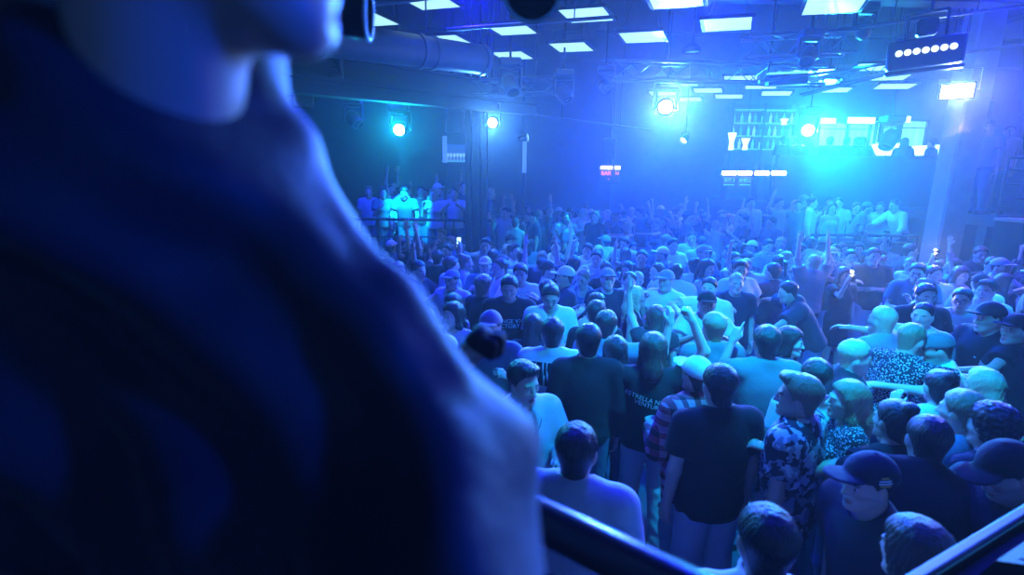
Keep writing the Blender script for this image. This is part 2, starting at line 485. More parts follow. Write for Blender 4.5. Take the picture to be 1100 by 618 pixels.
    def body(s, P):
        d, _ = s.torso(P)
        d = smin(d, s.neck(P), .03)
        fem = s.fem; kk = .92 if fem else 1.0
        for e in (-1, 1):
            leg = seg(P, s.hip[e], s.knee[e], .086 * kk, .056 * kk)
            calf = seg(P, s.knee[e], s.ank[e], .054 * kk, .036 * kk)
            leg = smin(leg, calf, .03)
            leg = smin(leg, ell(P, s.knee[e] * .66 + s.ank[e] * .34 + np.array([0, -.018, 0]), (.048 * kk, .052 * kk, .13)), .03)
            foot = seg(P, s.ank[e] + np.array([0, -.02, -.045]), s.toe[e] + np.array([0, .02, .0]), .036, .024)
            leg = smin(leg, foot, .03)
            d = smin(d, leg, .035)
        for e in (-1, 1):
            arm = seg(P, s.sh[e], s.elb[e], .048 * kk, .038 * kk)
            arm = smin(arm, ell(P, s.sh[e] * .9 + s.elb[e] * .1, (.055 * kk,) * 3), .03)
            fo = seg(P, s.elb[e], s.wri[e], .040 * kk, .0265 * kk)
            arm = smin(arm, fo, .02)
            d = smin(d, arm, .03)
            if s.hk[e] != 'none': d = s.masked(P, d, s.wri[e] + s.hf[e] * .09, .2, lambda p: s.hand(p, e), .012)
        d = s.masked(P, d, s.head, .27, lambda p: s.headsdf(p)[0], .045)
        return d
    def tint(s, V):
        Q = (V - s.head) @ s.Rh
        t = np.ones((len(V), 4), f32)
        def blob(c, r): return (((Q - np.array(c)) / np.array(r)) ** 2).sum(1) < 1
        lips = blob((0, .092, -.072), (.024, .02, .013)); t[lips, :3] = (.80, .50, .50)
        st = s.sp.get('stubble')
        if st:
            b = (Q[:, 2] < -.045) & (Q[:, 1] > -.02) & (Q[:, 2] > -.125) & ~lips & (np.linalg.norm(Q, axis=1) < .15); t[b, :3] *= .55
        for e in (-1, 1):
            w = blob((.032 * e, .086, -.003), (.013, .014, .0075)); t[w, :3] = (1.25, 1.6, 1.9)
            w = blob((.032 * e, .088, -.003), (.0058, .014, .0065)); t[w, :3] = (.06, .05, .05)
            w = blob((.034 * e, .086, .0185), (.021, .02, .0052)); t[w, :3] = (.12, .10, .09)
        return t
    def hair(s, P, style):
        Q = (P - s.head.astype(f32)) @ s.Rh.astype(f32)
        x, y, z = Q.T
        th = {'short': .016, 'buzz': .008, 'quiff': .018, 'curly': .032, 'long': .020, 'bob': .024, 'pony': .014, 'bun': .014, 'under': .008}.get(style, .016)
        if style == 'curly':
            nz = (np.sin(Q[:, 0] * 170) * np.sin(Q[:, 1] * 160 + 1) + np.sin(Q[:, 2] * 180) * np.sin(Q[:, 0] * 120 + 2)) * .0042 + folds(Q, 120, 4) * f32(.003)
        else:
            ang = np.arctan2(x, y + .03)
            nz = np.sin(ang * 31 + z * 70 + np.sin(z * 90) * .8) * .0016 + np.sin(ang * 53 - z * 110 + 1) * .0013 + folds(Q, 95, 2) * f32(.0022)
        topk = np.clip((z + .045) / .11, 0, 1)
        t = th * (.12 + .95 * topk * topk * (3 - 2 * topk)) + nz * (.4 + .6 * topk) if style in ('short', 'quiff', 'buzz', 'under') else th * (.55 + .6 * np.clip((z - .01) / .09, 0, 1)) + nz
        d = smin(ell(Q, (0, -.018, .033), (.076, .095, .088)), s.neck(P), .045) - t
        if style == 'quiff':
            d = smin(d, ell(Q, (0, .055, .112), (.055, .045, .026)) - nz, .03)
        c = np.interp(y, [-.12, -.08, -.035, .005, .02, .035, .062, .1], [-.115, -.100, -.072, -.035, .0, .035, .072, .085]).astype(f32)
        d = smax(d, (c - z) * f32(.8), .008)
        if style in ('long', 'bob', 'pony', 'bun'):
            side = None
            ln = {'long': s.sp.get('hairlen', .34), 'bob': .15}.get(style, 0)
            if ln:
                for e in (-1, 1):
                    q = seg(Q, (.072 * e, .005, .035), (.080 * e, -.015, -.10), .026, .026)
                    q = smin(q, seg(Q, (.080 * e, -.015, -.10), (.085 * e, -.03, -ln * .85), .026, .018), .03)
                    side = q if side is None else np.minimum(side, q)
                q = seg(Q, (0, -.085, .03), (0, -.10, -.12), .055, .065)
                q = smin(q, seg(Q, (0, -.10, -.12), (0, -.115, -ln), .065, .05), .04)
                q = smin(q, side, .035) - nz * 2
                d = smin(d, q, .03)
            if style == 'pony':
                d = smin(d, seg(Q, (0, -.11, .05), (0, -.17, .01), .022, .030), .02)
                d = smin(d, seg(Q, (0, -.17, .01), (0, -.165, -.2), .030, .012) - nz, .02)
            if style == 'bun': d = smin(d, ell(Q, (0, -.085, .115), (.042, .042, .038)) - nz, .015)
            d = smax(d, -ell(Q, (0, .085, -.045), (.060, .06, .105)), .015)
        return d
    def cap(s, P, back=False):
        Q = (P - s.head.astype(f32)) @ s.Rh.astype(f32)
        Q = Q @ rotm(8, 0, 0).astype(f32)
        if back: Q = Q * np.array([-1, -1, 1], f32)
        d = ell(Q, (0, -.013 * (-1 if back else 1), .035), (.094, .113, .104))
        d = smax(d, .030 - Q[:, 2], .006)
        if back: d = smax(d, -ell(Q, (0, .105, .035), (.038, .05, .036)), .006)
        yb = .105
        br = ell(Q, (0, yb + .012, .036), (.078, .085, .0095))
        br = smax(br, (.055 - Q[:, 1]), .006) if not back else smax(br * 1, .055 - Q[:, 1], .006)
        if back:
            Qb = Q * np.array([-1, -1, 1], f32)
            br = smax(ell(Qb, (0, yb + .012, .036), (.078, .085, .0095)), .055 - Qb[:, 1], .006)
        d = smin(d, br, .01)
        d = smin(d, ell(Q, (0, -.01, .138), (.009, .009, .006)), .004)
        return d
    def beard(s, P):
        Q = (P - s.head.astype(f32)) @ s.Rh.astype(f32)
        d = s.headsdf(P)[0] - .010 - np.sin(Q[:, 0] * 200) * .001
        d = smax(d, Q[:, 2] + .046 + np.abs(Q[:, 0]) * -.25, .01); d = smax(d, -(Q[:, 1] + .0), .01)
        d = smax(d, -ell(Q, (0, .1, -.071), (.022, .03, .011)), .006)
        return d
    def shirt(s, P):
        sp = s.sp; g = .018 + sp.get('loose', .0)
        d, Q = s.torso(P, g)
        hem = sp.get('hem', -.07)
        if not sp.get('tight'):
            Qs = Q * np.array([1, 1.4, 1], f32); r = (.150 if s.fem else .172) * s.bw + sp.get('loose', 0)
            tube = seg(Qs, (0, -.005, min(hem, 0)), (0, -.01, .33), r, r * .99) * f32(.72)
            d = smin(d, tube, .05)
        if sp.get('dress'):
            Qs = Q * np.array([1, 1.25, 1], f32)
            d = smin(d, seg(Qs, (0, -.01, -.42), (0, -.01, .0), .20, .165) * .8, .05)
            hem = -.40
        d = smax(d, hem - Q[:, 2], .012)
        sl = sp.get('sleeve', .62)
        if sl > 0:
            for e in (-1, 1):
                u = nrm(s.elb[e] - s.sh[e])
                if sl <= 1:
                    end = s.sh[e] + (s.elb[e] - s.sh[e]) * sl
                    a = seg(P, s.sh[e], end + u * .05, .060 + g * .8, .060 + g)
                    a = smax(a, (P - end.astype(f32)) @ u.astype(f32), .008)
                    d = smin(d, a, .035)
                else:
                    fo = s.hf[e]; end = s.elb[e] + (s.wri[e] - s.elb[e]) * (sl - 1)
                    a = seg(P, s.sh[e], s.elb[e], .060 + g * .8, .050 + g)
                    b = seg(P, s.elb[e], end + fo * .05, .050 + g, .036 + g)
                    b = smax(b, (P - end.astype(f32)) @ fo.astype(f32), .006)
                    d = smin(d, smin(a, b, .02), .035)
        else:
            for e in (-1, 1): d = smax(d, -seg(Q, (.155 * e * s.bw, 0, .40), (.20 * e * s.bw, 0, .52), .058, .085), .012)
        nk = sp.get('neck', 'crew')
        nd = seg(Q, (0, .01, .555), (0, .03, .75), .074, .1)
        if nk == 'v': nd = smin(nd, seg(Q, (0, .07, .54), (0, .12, .40), .055, .012), .02)
        if nk == 'tank': nd = smin(nd, ell(Q, (0, .06, .50), (.085, .09, .085)), .03)
        if nk == 'tube': nd = np.maximum(.40 - Q[:, 2], -9)* -1; nd = .41 - Q[:, 2]; d = smax(d, -nd, .01); nd = None
        if nk == 'open': nd = smin(nd, seg(Q, (0, .11, .56), (0, .13, -.1), .050, .035), .02)
        if nd is not None: d = smax(d, -nd, .01)
        if nk in ('collar', 'open'):
            c = np.abs(seg(Q, (0, -.005, .515), (0, .012, .575), .071, .066)) - .008
            c = smax(c, .505 - Q[:, 2], .005); c = smax(c, Q[:, 2] - .568, .005)
            c = smax(c, -ell(Q, (0, .085, .55), (.035, .05, .08)), .006)
            d = smin(d, c, .01)
        if nk == 'hood':
            d = smin(d, ell(Q, (0, -.085, .52), (.115, .06, .075)), .03)
        fa = sp.get('fold', .0075)
        if fa:
            zz = Q[:, 2]; lowk = np.clip((.42 - zz) * 3, .25, 1)
            d = d + folds(Q * np.array([1, 1, .5], f32), 24, sp.get('seed', 0)) * lowk * f32(fa) + np.sin((zz + .35 * np.abs(Q[:, 0])) * 62 + np.sin(Q[:, 0] * 14) * 2) * np.clip((.16 - np.abs(zz - .05)) * 6, 0, 1) * f32(fa * .3)
        return d
    def trousers(s, P):
        sp = s.sp; L = sp.get('leg', 'long'); g = .016 + sp.get('baggy', 0)
        Q = ((P - s.hipc.astype(f32)) @ s.Rt.astype(f32))
        w = s.bw
        d = ell(P, s.hipc + np.array([0, -.012, -.015]), (.160 * w + .008, .112 * w + .008, .135))
        d = smin(d, ell(Q, (0, -.005, .09), (.150 * w, .11 * w, .1)), .05)
        if L == 'skirt':
            Qs = (P - s.hipc.astype(f32)) * np.array([1, 1.2, 1], f32)
            d = smin(d, seg(Qs, (0, 0, -.34), (0, 0, -.02), .185, .15) * .83, .04)
            d = smax(d, -.33 - (P[:, 2] - f32(s.hipc[2])), .01)
        else:
            for e in (-1, 1):
                k = .92 if s.fem else 1.0
                leg = seg(P, s.hip[e] + np.array([0, -.01, 0]), s.knee[e], .092 * k + g * .6, .060 * k + g)
                if L == 'long':
                    leg = smin(leg, seg(P, s.knee[e] + np.array([0, -.008, 0]), s.ank[e] + np.array([0, -.014, -.02]), .064 * k + g, .050 + g), .025)
                    leg = leg + np.sin(P[:, 2] * 55 + P[:, 0] * 40) * f32(.004) * np.clip((.45 - P[:, 2]) * 4, 0, 1)
                    leg = smax(leg, .055 - P[:, 2], .008)
                else:
                    leg = smax(leg, (s.knee[e][2] + .05) - P[:, 2], .01)
                d = smin(d, leg, .03)
        d = smax(d, Q[:, 2] - .085, .01)
        if sp.get('fold', .0045): d = d + folds(P * np.array([1, 1, .7], f32), 30, 3) * f32(.0045)
        return d
    def shoe(s, P, e):
        a = s.ank[e]; t = s.toe[e]
        d = seg(P, a + np.array([0, -.035, -.045]), t + np.array([0, .03, .005]), .044, .036)
        d = smin(d, seg(P, a + np.array([0, -.01, -.04]), a + np.array([0, -.005, .0]), .046, .044), .03)
        m = (a + t) / 2; m[2] = .015
        dr = nrm((t - a) * np.array([1, 1, 0])); 
        sole = seg(P * np.array([1, 1, 2.2], f32), np.array([a[0], a[1] - .035, .015 * 2.2]), np.array([t[0] + dr[0] * .035, t[1] + .035, .015 * 2.2]), .046, .042) * .5
        d = smin(d, sole, .006)
        return smax(d, .002 - P[:, 2], .004)

def gen_person(sp, h):
    """arrays of every part of one figure, in its own upright frame (1.75 m tall)"""
    b = Body(sp); out = {}
    V, Q = mesh_sdf(b.body, b.lo, b.hi, h)
    out['body'] = (V, Q, b.tint(V))
    hl, hh = b.head - .25, b.head + .25
    hs = sp.get('hair', 'short')
    if hs != 'bald' and not sp.get('hairhidden'):
        l2 = hl.copy(); 
        if hs in ('long', 'pony', 'bob'): l2 = l2 - np.array([.05, .12, .25])
        out['hair'] = mesh_sdf(lambda P: b.hair(P, hs), l2, hh, h, .04)
    if sp.get('cap'): out['cap'] = mesh_sdf(lambda P: b.cap(P, sp['cap'] == 'back'), hl - .05, hh + .05, h, .03)
    if sp.get('beard'): out['beard'] = mesh_sdf(b.beard, hl, hh, h)
    if sp.get('top', 1): out['shirt'] = mesh_sdf(b.shirt, b.lo, b.hi, h * 1.15, .05)
    if sp.get('leg') != 'none':
        hi = b.hi.copy(); hi[2] = 1.25
        out['trousers'] = mesh_sdf(b.trousers, b.lo, hi, h * 1.15, .04)
    for e, nme in ((1, 'shoe_a'), (-1, 'shoe_b')):
        c = b.ank[e]
        out[nme] = mesh_sdf(lambda P: b.shoe(P, e), c - np.array([.15, .2, .11]), c + np.array([.15, .32, .1]), max(h, .007), .05)
    return b, out

def np_mesh(name, V, Q, tint=None):
    me = bpy.data.meshes.new(name)
    n = len(Q)
    me.vertices.add(len(V)); me.vertices.foreach_set('co', np.ascontiguousarray(V, f32).ravel())
    me.loops.add(n * 4); me.loops.foreach_set('vertex_index', np.ascontiguousarray(Q, np.int32).ravel())
    me.polygons.add(n); me.polygons.foreach_set('loop_start', np.arange(0, n * 4, 4, dtype=np.int32))
    me.polygons.foreach_set('use_smooth', np.ones(n, bool))
    if tint is not None:
        a = me.attributes.new('tint', 'FLOAT_COLOR', 'POINT'); a.data.foreach_set('color', np.ascontiguousarray(tint, f32).ravel())
    me.update(calc_edges=True)
    return me
PARTNAME = {'body': 'person', 'shoe_a': 'shoe', 'shoe_b': 'shoe'}
# ------------------------------------------------------------------ the crowd
TOPH = 1.765
PEOPLE = []      # every person object with its screen position, for the labels
JOBS = {}        # spec key -> spec, resolution
PLACE = []
def key_of(sp): return repr(sorted((k, v) for k, v in sp.items() if k not in ('cols',)))
def place(px, py, face, Ht, sp, cols, label=None, ref=None, z0=0.0, group='dancers packed on the club floor', res=.0058, pos=None, extra=None, Y=None):
    PLACE.append(dict(px=px, py=py, face=face, H=Ht, sp=sp, cols=cols, label=label, ref=ref, z0=z0, group=group, res=res, pos=pos, extra=extra, Y=Y))
def P(px, py, face, Ht, label, ref=None, z0=0.0, cols='dark white jeans', skin=0, res=.0058, group='dancers packed on the club floor', pat=None, extra=None, Y=None, **sp):
    hc, sc, tc = cols.split()
    if sp.get('cap') and 'hair' not in sp: sp['hair'] = 'under'
    place(px, py, face, Ht, sp, dict(hair=hc, shirt=sc, trousers=tc, skin=skin, pat=pat, cap=sp.get('capcol', 'white'), shoe='white' if 'white' in tc or 'jeans' in tc else 'charcoal'), label, ref, z0, group, res, None, extra, Y)

F = 'f'
# --- those who stand nearest the balcony
P(776, 391, 352, 1.82, 'man in black T-shirt and pale jeans with his back turned, beside the white cap', 'man in black T-shirt and pale jeans', cols='dark black palejeans', baggy=.012, la='down', ra='down', build=1.04, loose=.006, hem=-.1, res=.005)
P(751, 383, 338, 1.74, 'man in backwards white cap and red plaid overshirt', 'man in the white cap', cols='brown red jeans', pat='plaid', cap='back', capcol='white', sleeve=1.9, loose=.018, hem=-.19, la='bent', ra='down', neck='collar', res=.005)
P(703, 358, 12, 1.76, 'person in black printed T-shirt punching a bare fist into the air', 'person with the raised fist', cols='brown black palejeans', hair='bob', ra=((.58, .0, .82), (-.45, -.1, 1), 'fist'), la='fwd', loose=.008, stance=.13, res=.005, extra='scrawl')
P(769, 335, 356, 1.80, 'fair-haired man in teal top standing behind the raised fist', 'fair-haired man in teal', cols='fair teal jeans', la='down', ra='down', loose=.006)
P(826, 349, 4, 1.82, 'dark-haired man in teal T-shirt pointing one finger up', 'man pointing one finger up', cols='dark teal denim', la=((.05, .9, -.35), (-.3, .05, 1), 'point'), ra='down', build=1.05, loose=.008)
P(880, 385, 10, 1.74, 'dark-haired man in pale top just behind the floral shirt', 'man behind the floral shirt', cols='dark pale denim', ra='bent')
P(863, 402, 318, 1.80, 'man in dark floral short-sleeved shirt with swept-up hair, looking aside', 'man in the floral shirt', cols='fair navy jeans', pat='floral', hair='quiff', loose=.016, hem=-.14, neck='collar', turn=-18, la='down', ra='down', baggy=.01, res=.005)
P(915, 409, 285, 1.68, 'woman with long streaked hair and pale lace top beside the floral shirt', 'woman in the lace top', sex=F, cols='fair pale denim', pat='lace', hair='long', sleeve=1.2, la='bent')
P(829, 546, 6, 1.79, 'man seen from behind at the balcony edge, dark cropped hair and pale collar', 'cropped man at the balcony edge', cols='dark pale denim', neck='collar', res=.005)
P(938, 487, 262, 1.74, 'person in dark cap with orange and white stripes on its side', 'person in the striped cap', cols='dark charcoal denim', cap='fwd', capcol='navy', hair='under', lean=10, loose=.01, res=.005, extra='stripes')
P(990, 560, 345, 1.72, 'person with tousled dark blond hair in a dark top, close under the parapet', 'dark blond person under the parapet', cols='brown navy denim', hair='bob', lean=8, res=.005)
P(966, 430, 346, 1.70, 'woman with dark tied-up hair reaching a bare arm sideways', 'woman with tied-up hair', sex=F, cols='black black denim', hair='bun', sleeve=.3, la=((.92, .3, -.28), (.75, .6, .25), 'relax'))
P(1003, 446, 20, 1.78, 'man bending in a black T-shirt with one pale forearm round a friend', 'bending man in black', cols='dark black denim', lean=24, side=10, ra=((.75, .25, -.75), (-.35, .9, -.2), 'grip'), la='fwd', build=1.1, loose=.01, res=.005)
P(1077, 477, 262, 1.80, 'man in dark peaked cap bowing his bare face over the parapet', 'man in the dark peaked cap', cols='dark charcoal denim', cap='fwd', capcol='black', lean=20, nod=18, build=1.08, loose=.01, la='fwd', ra='lean', res=.005)
P(1072, 436, 345, 1.72, 'person with shaggy black hair and navy top behind the dark peaked cap', 'shaggy black-haired person', cols='black navy denim', hair='curly')
P(1040, 419, 335, 1.74, 'light-haired man in blue top between the bun and the black shaggy hair', 'light-haired man in blue', cols='fair blue denim')
P(1061, 396, 350, 1.66, 'woman with long platinum hair worn loose over a pale top', 'woman with platinum hair', sex=F, cols='blonde pale denim', hair='long', sleeve=.4)
P(1014, 397, 8, 1.68, 'woman in a pale tank top with a dark bun, holding bare arms up', 'woman with the dark bun', sex=F, cols='black pale denim', hair='bun', sleeve=0, neck='tank', la='chin', ra='chin')
P(984, 346, 76, 1.80, 'close-cropped man leaning cheek to cheek, patterned shirt', 'close-cropped man cheek to cheek', cols='fair pale denim', pat='lace', hair='buzz', lean=8, nod=6, ra='hug')
P(1005, 357, 292, 1.74, 'person in a teal cap bowed against the close-cropped man', 'person in the teal cap', cols='brown white jeans', cap='fwd', capcol='teal', lean=12, nod=12, loose=.01, la='hug')
P(1066, 324, 268, 1.86, 'broad man in dark cap and black T-shirt with a small white chest mark', 'broad man in dark cap', cols='dark black denim', cap='fwd', capcol='charcoal', lean=10, build=1.15, loose=.015, la='fwd', ra='bent', extra='tick')
P(1096, 337, 262, 1.80, 'man in dark cap and black T-shirt with a small printed number by his chest', 'capped man with the printed line', cols='dark black denim', cap='fwd', capcol='black', build=1.08, loose=.01, extra='line')
P(563, 388, 158, 1.78, 'man facing the balcony in an open pale shirt, hands at his chest', 'man in the open pale shirt', cols='dark pale denim', hair='quiff', neck='open', sleeve=1.85, loose=.012, la=((.25, .35, -.9), (-.5, .8, .35), 'grip'), ra='bent', nod=6, turn=-12, res=.005, extra='chain')
P(620, 455, 18, 1.80, 'man with cropped dark hair and pale T-shirt below the balcony rail', 'man in pale T-shirt below the rail', cols='dark pale denim', hair='short', build=1.1, loose=.012, res=.005)
P(633, 347, 2, 1.82, 'tall dark-haired man in a black long-sleeved shirt, back turned', 'tall man in black', cols='black black denim', sleeve=1.9, loose=.004, neck='collar')
P(662, 361, 4, 1.68, 'woman with straight black hair hanging down her back, black top', 'woman with straight black hair', sex=F, cols='black black denim', hair='long', hairlen=.42, sleeve=.4)
P(594, 341, 6, 1.78, 'man in white T-shirt with black brush streaks across the back', 'man in the streaked white T-shirt', cols='dark white denim', pat='streaks', loose=.012, build=1.05)
P(592, 306, 182, 1.80, 'man in plain white T-shirt bowing his head towards the balcony', 'man in plain white T-shirt', cols='black white denim', nod=22, loose=.008, neck='v', la='bent')
P(573, 337, 12, 1.66, 'woman with long dark hair and navy top in front of the plain white T-shirt', 'long-haired woman in navy', sex=F, cols='dark navy denim', hair='long')
P(547, 296, 184, 1.84, 'man in black T-shirt with two lines of pale lettering on its chest', 'man in lettered black T-shirt', cols='black black denim', nod=14, build=1.08, loose=.012, extra='letters')
P(484, 275, 62, 1.80, 'man in white T-shirt in profile beside the blurred jacket sleeve', 'man in profile in white', cols='brown white denim', loose=.01, neck='crew')
P(500, 273, 84, 1.72, 'woman with hair combed back, face lit, touching shoulders with the man in profile', 'woman beside the man in profile', sex=F, cols='fair pale denim', hair='bun', sleeve=.5)
P(470, 268, 20, 1.74, 'person in black top filming with a phone held overhead', 'person filming overhead', cols='dark black denim', ra='phone_up', la='phone_up', extra='phone_up')
P(519, 296, 40, 1.72, 'person with light brown hair and navy top beside the lettered black T-shirt', 'person with light brown hair', cols='fair navy denim', hair='curly')
P(617, 276, 24, 1.68, 'woman with black curls and a white vest crossed by a dark strap', 'woman with black curls', sex=F, cols='black white denim', hair='curly', sleeve=.2, neck='tank', extra='strap')
P(653, 288, 176, 1.78, 'man in grey cap and navy T-shirt looking up at the balcony', 'man in the grey cap', cols='fair navy denim', cap='fwd', capcol='grey', nod=-6, la='phone', ra='down')
P(641, 322, 0, 1.74, 'man with round black hair and black T-shirt in front of the grey cap', 'man with round black hair', cols='black black denim', hair='short')
P(652, 333, 24, 1.78, 'man in pale blue T-shirt stretching one bent arm up with a loose hand', 'man stretching one arm up', cols='dark blue denim', ra=((.88, .1, .12), (.12, .05, 1), 'grip'), la='down', loose=.01)
P(706, 328, 6, 1.66, 'woman with brown hair raising an open palm beside the stretched arm', 'woman raising an open palm', sex=F, cols='brown charcoal denim', hair='long', sleeve=.3, la=((.2, .45, .5), (.1, .0, 1), 'open'))
P(597, 257, 184, 1.78, 'man in white tank top with dark hair, facing the balcony', 'man in white tank top', cols='black white denim', sleeve=0, neck='tank', la='up', ra='bent')
P(588, 280, 95, 1.72, 'man in black cap turned sideways in a pale top', 'man in the black cap', cols='dark pale denim', cap='fwd', capcol='black', la='bent')
P(940, 266, 188, 1.86, 'man in black T-shirt and wide white trousers with arms folded across', 'man in wide white trousers', cols='dark black white', la='cross', ra='cross', baggy=.045, build=1.08, loose=.01, stance=.17, hem=-.1, turn=10)
P(908, 287, 176, 1.66, 'woman in a black dress and white shoes aiming a phone torch', 'woman with the phone torch', sex=F, cols='brown black white', dress=1, leg='none', hair='bob', ra=((.15, .7, -.1), (-.1, .35, 1), 'grip'), la='down', extra='flash')
P(873, 255, 62, 1.84, 'man in oversized pale shirt and dark shorts stretching an arm out sideways', 'man in the oversized pale shirt', cols='dark pale charcoal', leg='shorts', loose=.04, sleeve=.95, hem=-.22, ra=((.85, .45, -.05), (.8, .6, -.2), 'relax'), la='bent', build=1.1, neck='collar')
P(832, 282, 330, 1.74, 'dancer in a dark top swinging one bare arm out flat', 'dancer swinging an arm flat', cols='dark charcoal denim', la=((.97, .2, -.02), (.93, .35, -.08), 'relax'), ra='bent', loose=.01, extra='pinkphone')
P(846, 302, 282, 1.76, 'dancer bent forward in a dark hoodie with both forearms thrown out', 'dancer in the dark hoodie', cols='dark charcoal denim', lean=30, neck='hood', la=((.5, .85, .0), (.4, .9, .0), 'relax'), ra=((.9, .3, .1), (.9, .2, -.1), 'relax'), sleeve=.9, loose=.02)
P(995, 299, 336, 1.70, 'woman with long brown hair in a bright white tank top', 'woman in the bright tank top', sex=F, cols='brown white denim', hair='long', sleeve=0, neck='tank', la='bent', ra='chin')
P(1036, 309, 230, 1.74, 'person with glasses and open hands lifted before a lit face', 'person with glasses', cols='dark pale denim', ra='clap', la='clap', lean=6, extra='glasses')
P(1062, 300, 244, 1.76, 'man with thick dark hair and pale shirt behind the broad man in dark cap', 'man with thick dark hair', cols='dark pale denim', hair='quiff', lean=6)
P(1068, 276, 205, 1.76, 'man in navy shirt looking down, in front of the dark stage wall', 'man in navy looking down', cols='black navy denim', nod=16)
P(1003, 281, 178, 1.68, 'person holding a shining phone torch high above the crowd', 'person holding the torch high', cols='dark blue denim', hair='short', ra=((.2, .5, .35), (-.1, .1, 1), 'grip'), la='bent', extra='flash')
P(1026, 277, 300, 1.70, 'person with both bare arms crossed over the head', 'person with arms over the head', cols='brown blue denim', ra='up', la='wave')
P(758, 265, 0, 1.68, 'woman with wavy blonde hair falling over a dark back', 'woman with wavy blonde hair', sex=F, cols='blonde navy denim', hair='long')
P(727, 283, 30, 1.76, 'man in loose pale T-shirt facing away beyond the raised fist', 'man in loose pale T-shirt', cols='dark pale denim', loose=.03, hem=-.16)
P(690, 268, 200, 1.74, 'man with bent arm lifted beside his head in a dark top', 'man with lifted bent arm', cols='dark navy denim', ra='wave')
# --- behind the left rail
TL = .9
GL = 'guests behind the terrace rail by the column'
P(434, 214, 178, 1.74, 'man with dark hair leaning bare arms on the terrace rail', 'man leaning on the terrace rail', TL, cols='black teal denim', la='lean', ra='lean', lean=16, nod=10, group=GL, Y=10.55)
P(437, 201, 60, 1.80, 'person in a glaring white top behind the man leaning on the rail', 'person in glaring white', TL, cols='brown white denim', build=1.2, loose=.03, lean=25, group=GL, Y=11.5)
P(466, 205, 200, 1.68, 'woman with long fair hair beside the rail, hand to her mouth', 'fair-haired woman at the rail', TL, sex=F, cols='fair pale denim', hair='long', ra='chin', group=GL, Y=10.75)
P(488, 207, 178, 1.70, 'person in pale top clapping next to the column', 'person clapping by the column', TL, cols='brown pale denim', la='clap', ra='clap', group=GL, Y=10.8)
P(499, 194, 182, 1.84, 'tall man in dark shirt right against the iron column', 'tall man against the column', TL, cols='dark navy denim', group=GL, Y=11.3)
P(411, 207, 150, 1.70, 'woman holding up a bright slip beside the jacket shoulder', 'woman with the bright slip', TL, sex=F, cols='brown teal denim', hair='bob', ra='phone', group=GL, Y=10.8)
P(396, 200, 170, 1.70, 'person in pale top raising a hand under the cyan beam', 'person under the cyan beam', TL, cols='fair pale denim', la='wave', group=GL, Y=11.2)
P(418, 196, 120, 1.74, 'person with arm across the face in the cyan beam', 'person with arm across the face', TL, cols='dark teal denim', ra='chin', group=GL, Y=11.8)
P(452, 199, 170, 1.72, 'person in dark top between the glaring white top and the fair woman', 'person in dark at the terrace', TL, cols='dark charcoal denim', group=GL, Y=11.6)
P(527, 200, 90, 1.70, 'woman in profile with cyan-lit hair just past the column', 'woman in profile past the column', TL, sex=F, cols='blonde teal denim', hair='bob', group=GL, Y=11.1)
P(541, 183, 200, 1.80, 'man with both arms spread at the dark back wall', 'man with spread arms', 0.35, cols='dark blue denim', la='out', ra='wave', group=GL, Y=13.2)
P(567, 186, 160, 1.76, 'man with a hand behind his head at the dark back wall', 'man with hand behind head', 0.35, cols='dark navy denim', ra='wave', group=GL, Y=13.4)
# --- behind the DJ rail
TR = .70
GR = 'guests on the lit terrace under the gallery'
P(873, 211, 120, 1.80, 'man in a glowing white shirt at the terrace rail under the cyan lamp', 'man in glowing white shirt', TR, cols='dark white denim', sleeve=1.9, group=GR, Y=11.55)
P(895, 212, 180, 1.68, 'bare-shouldered woman with face lit cyan at the lit terrace rail', 'bare-shouldered woman', TR, sex=F, cols='brown pale denim', sleeve=0, neck='tube', hair='bob', group=GR, Y=11.3)
P(903, 207, 220, 1.78, 'man in open pale shirt behind the bare-shouldered woman', 'man behind the bare-shouldered woman', TR, cols='dark pale denim', neck='open', group=GR, Y=11.75)
P(934, 212, 120, 1.74, 'man in a cap leaning over the DJ table with crossed arms', 'capped man at the DJ table', TR, cols='dark teal denim', cap='fwd', capcol='teal', lean=18, la='cross', ra='cross', group=GR, Y=11.25)
P(962, 211, 262, 1.82, 'man with dark hair and bright collar reaching down at the end of the terrace rail', 'man reaching at the rail end', TR, cols='black white denim', lean=22, ra='fwd', la='lean', sleeve=1.5, group=GR, Y=11.25)
P(947, 216, 230, 1.70, 'person in pale top between the cap and the reaching man', 'person between cap and reaching man', TR, cols='brown pale denim', group=GR, Y=11.75)
P(921, 217, 190, 1.68, 'person in dark top standing before the white equipment cases', 'person before the white cases', TR, cols='brown navy denim', group=GR, Y=11.7)
P(858, 214, 200, 1.72, 'person in teal top at the near end of the lit terrace rail', 'person in teal on the terrace', TR, cols='dark teal denim', ra='out', group=GR, Y=11.6)
P(838, 205, 150, 1.78, 'person with bare arm bent above the lit terrace rail', 'person with bent bare arm', TR, cols='brown pale denim', ra='wave', group=GR, Y=11.3)
P(806, 221, 180, 1.78, 'man in a shining pale shirt left open beside the terrace rail', 'man in shining open shirt', TR, cols='dark white denim', neck='open', sleeve=1.9, group=GR, Y=11.2)
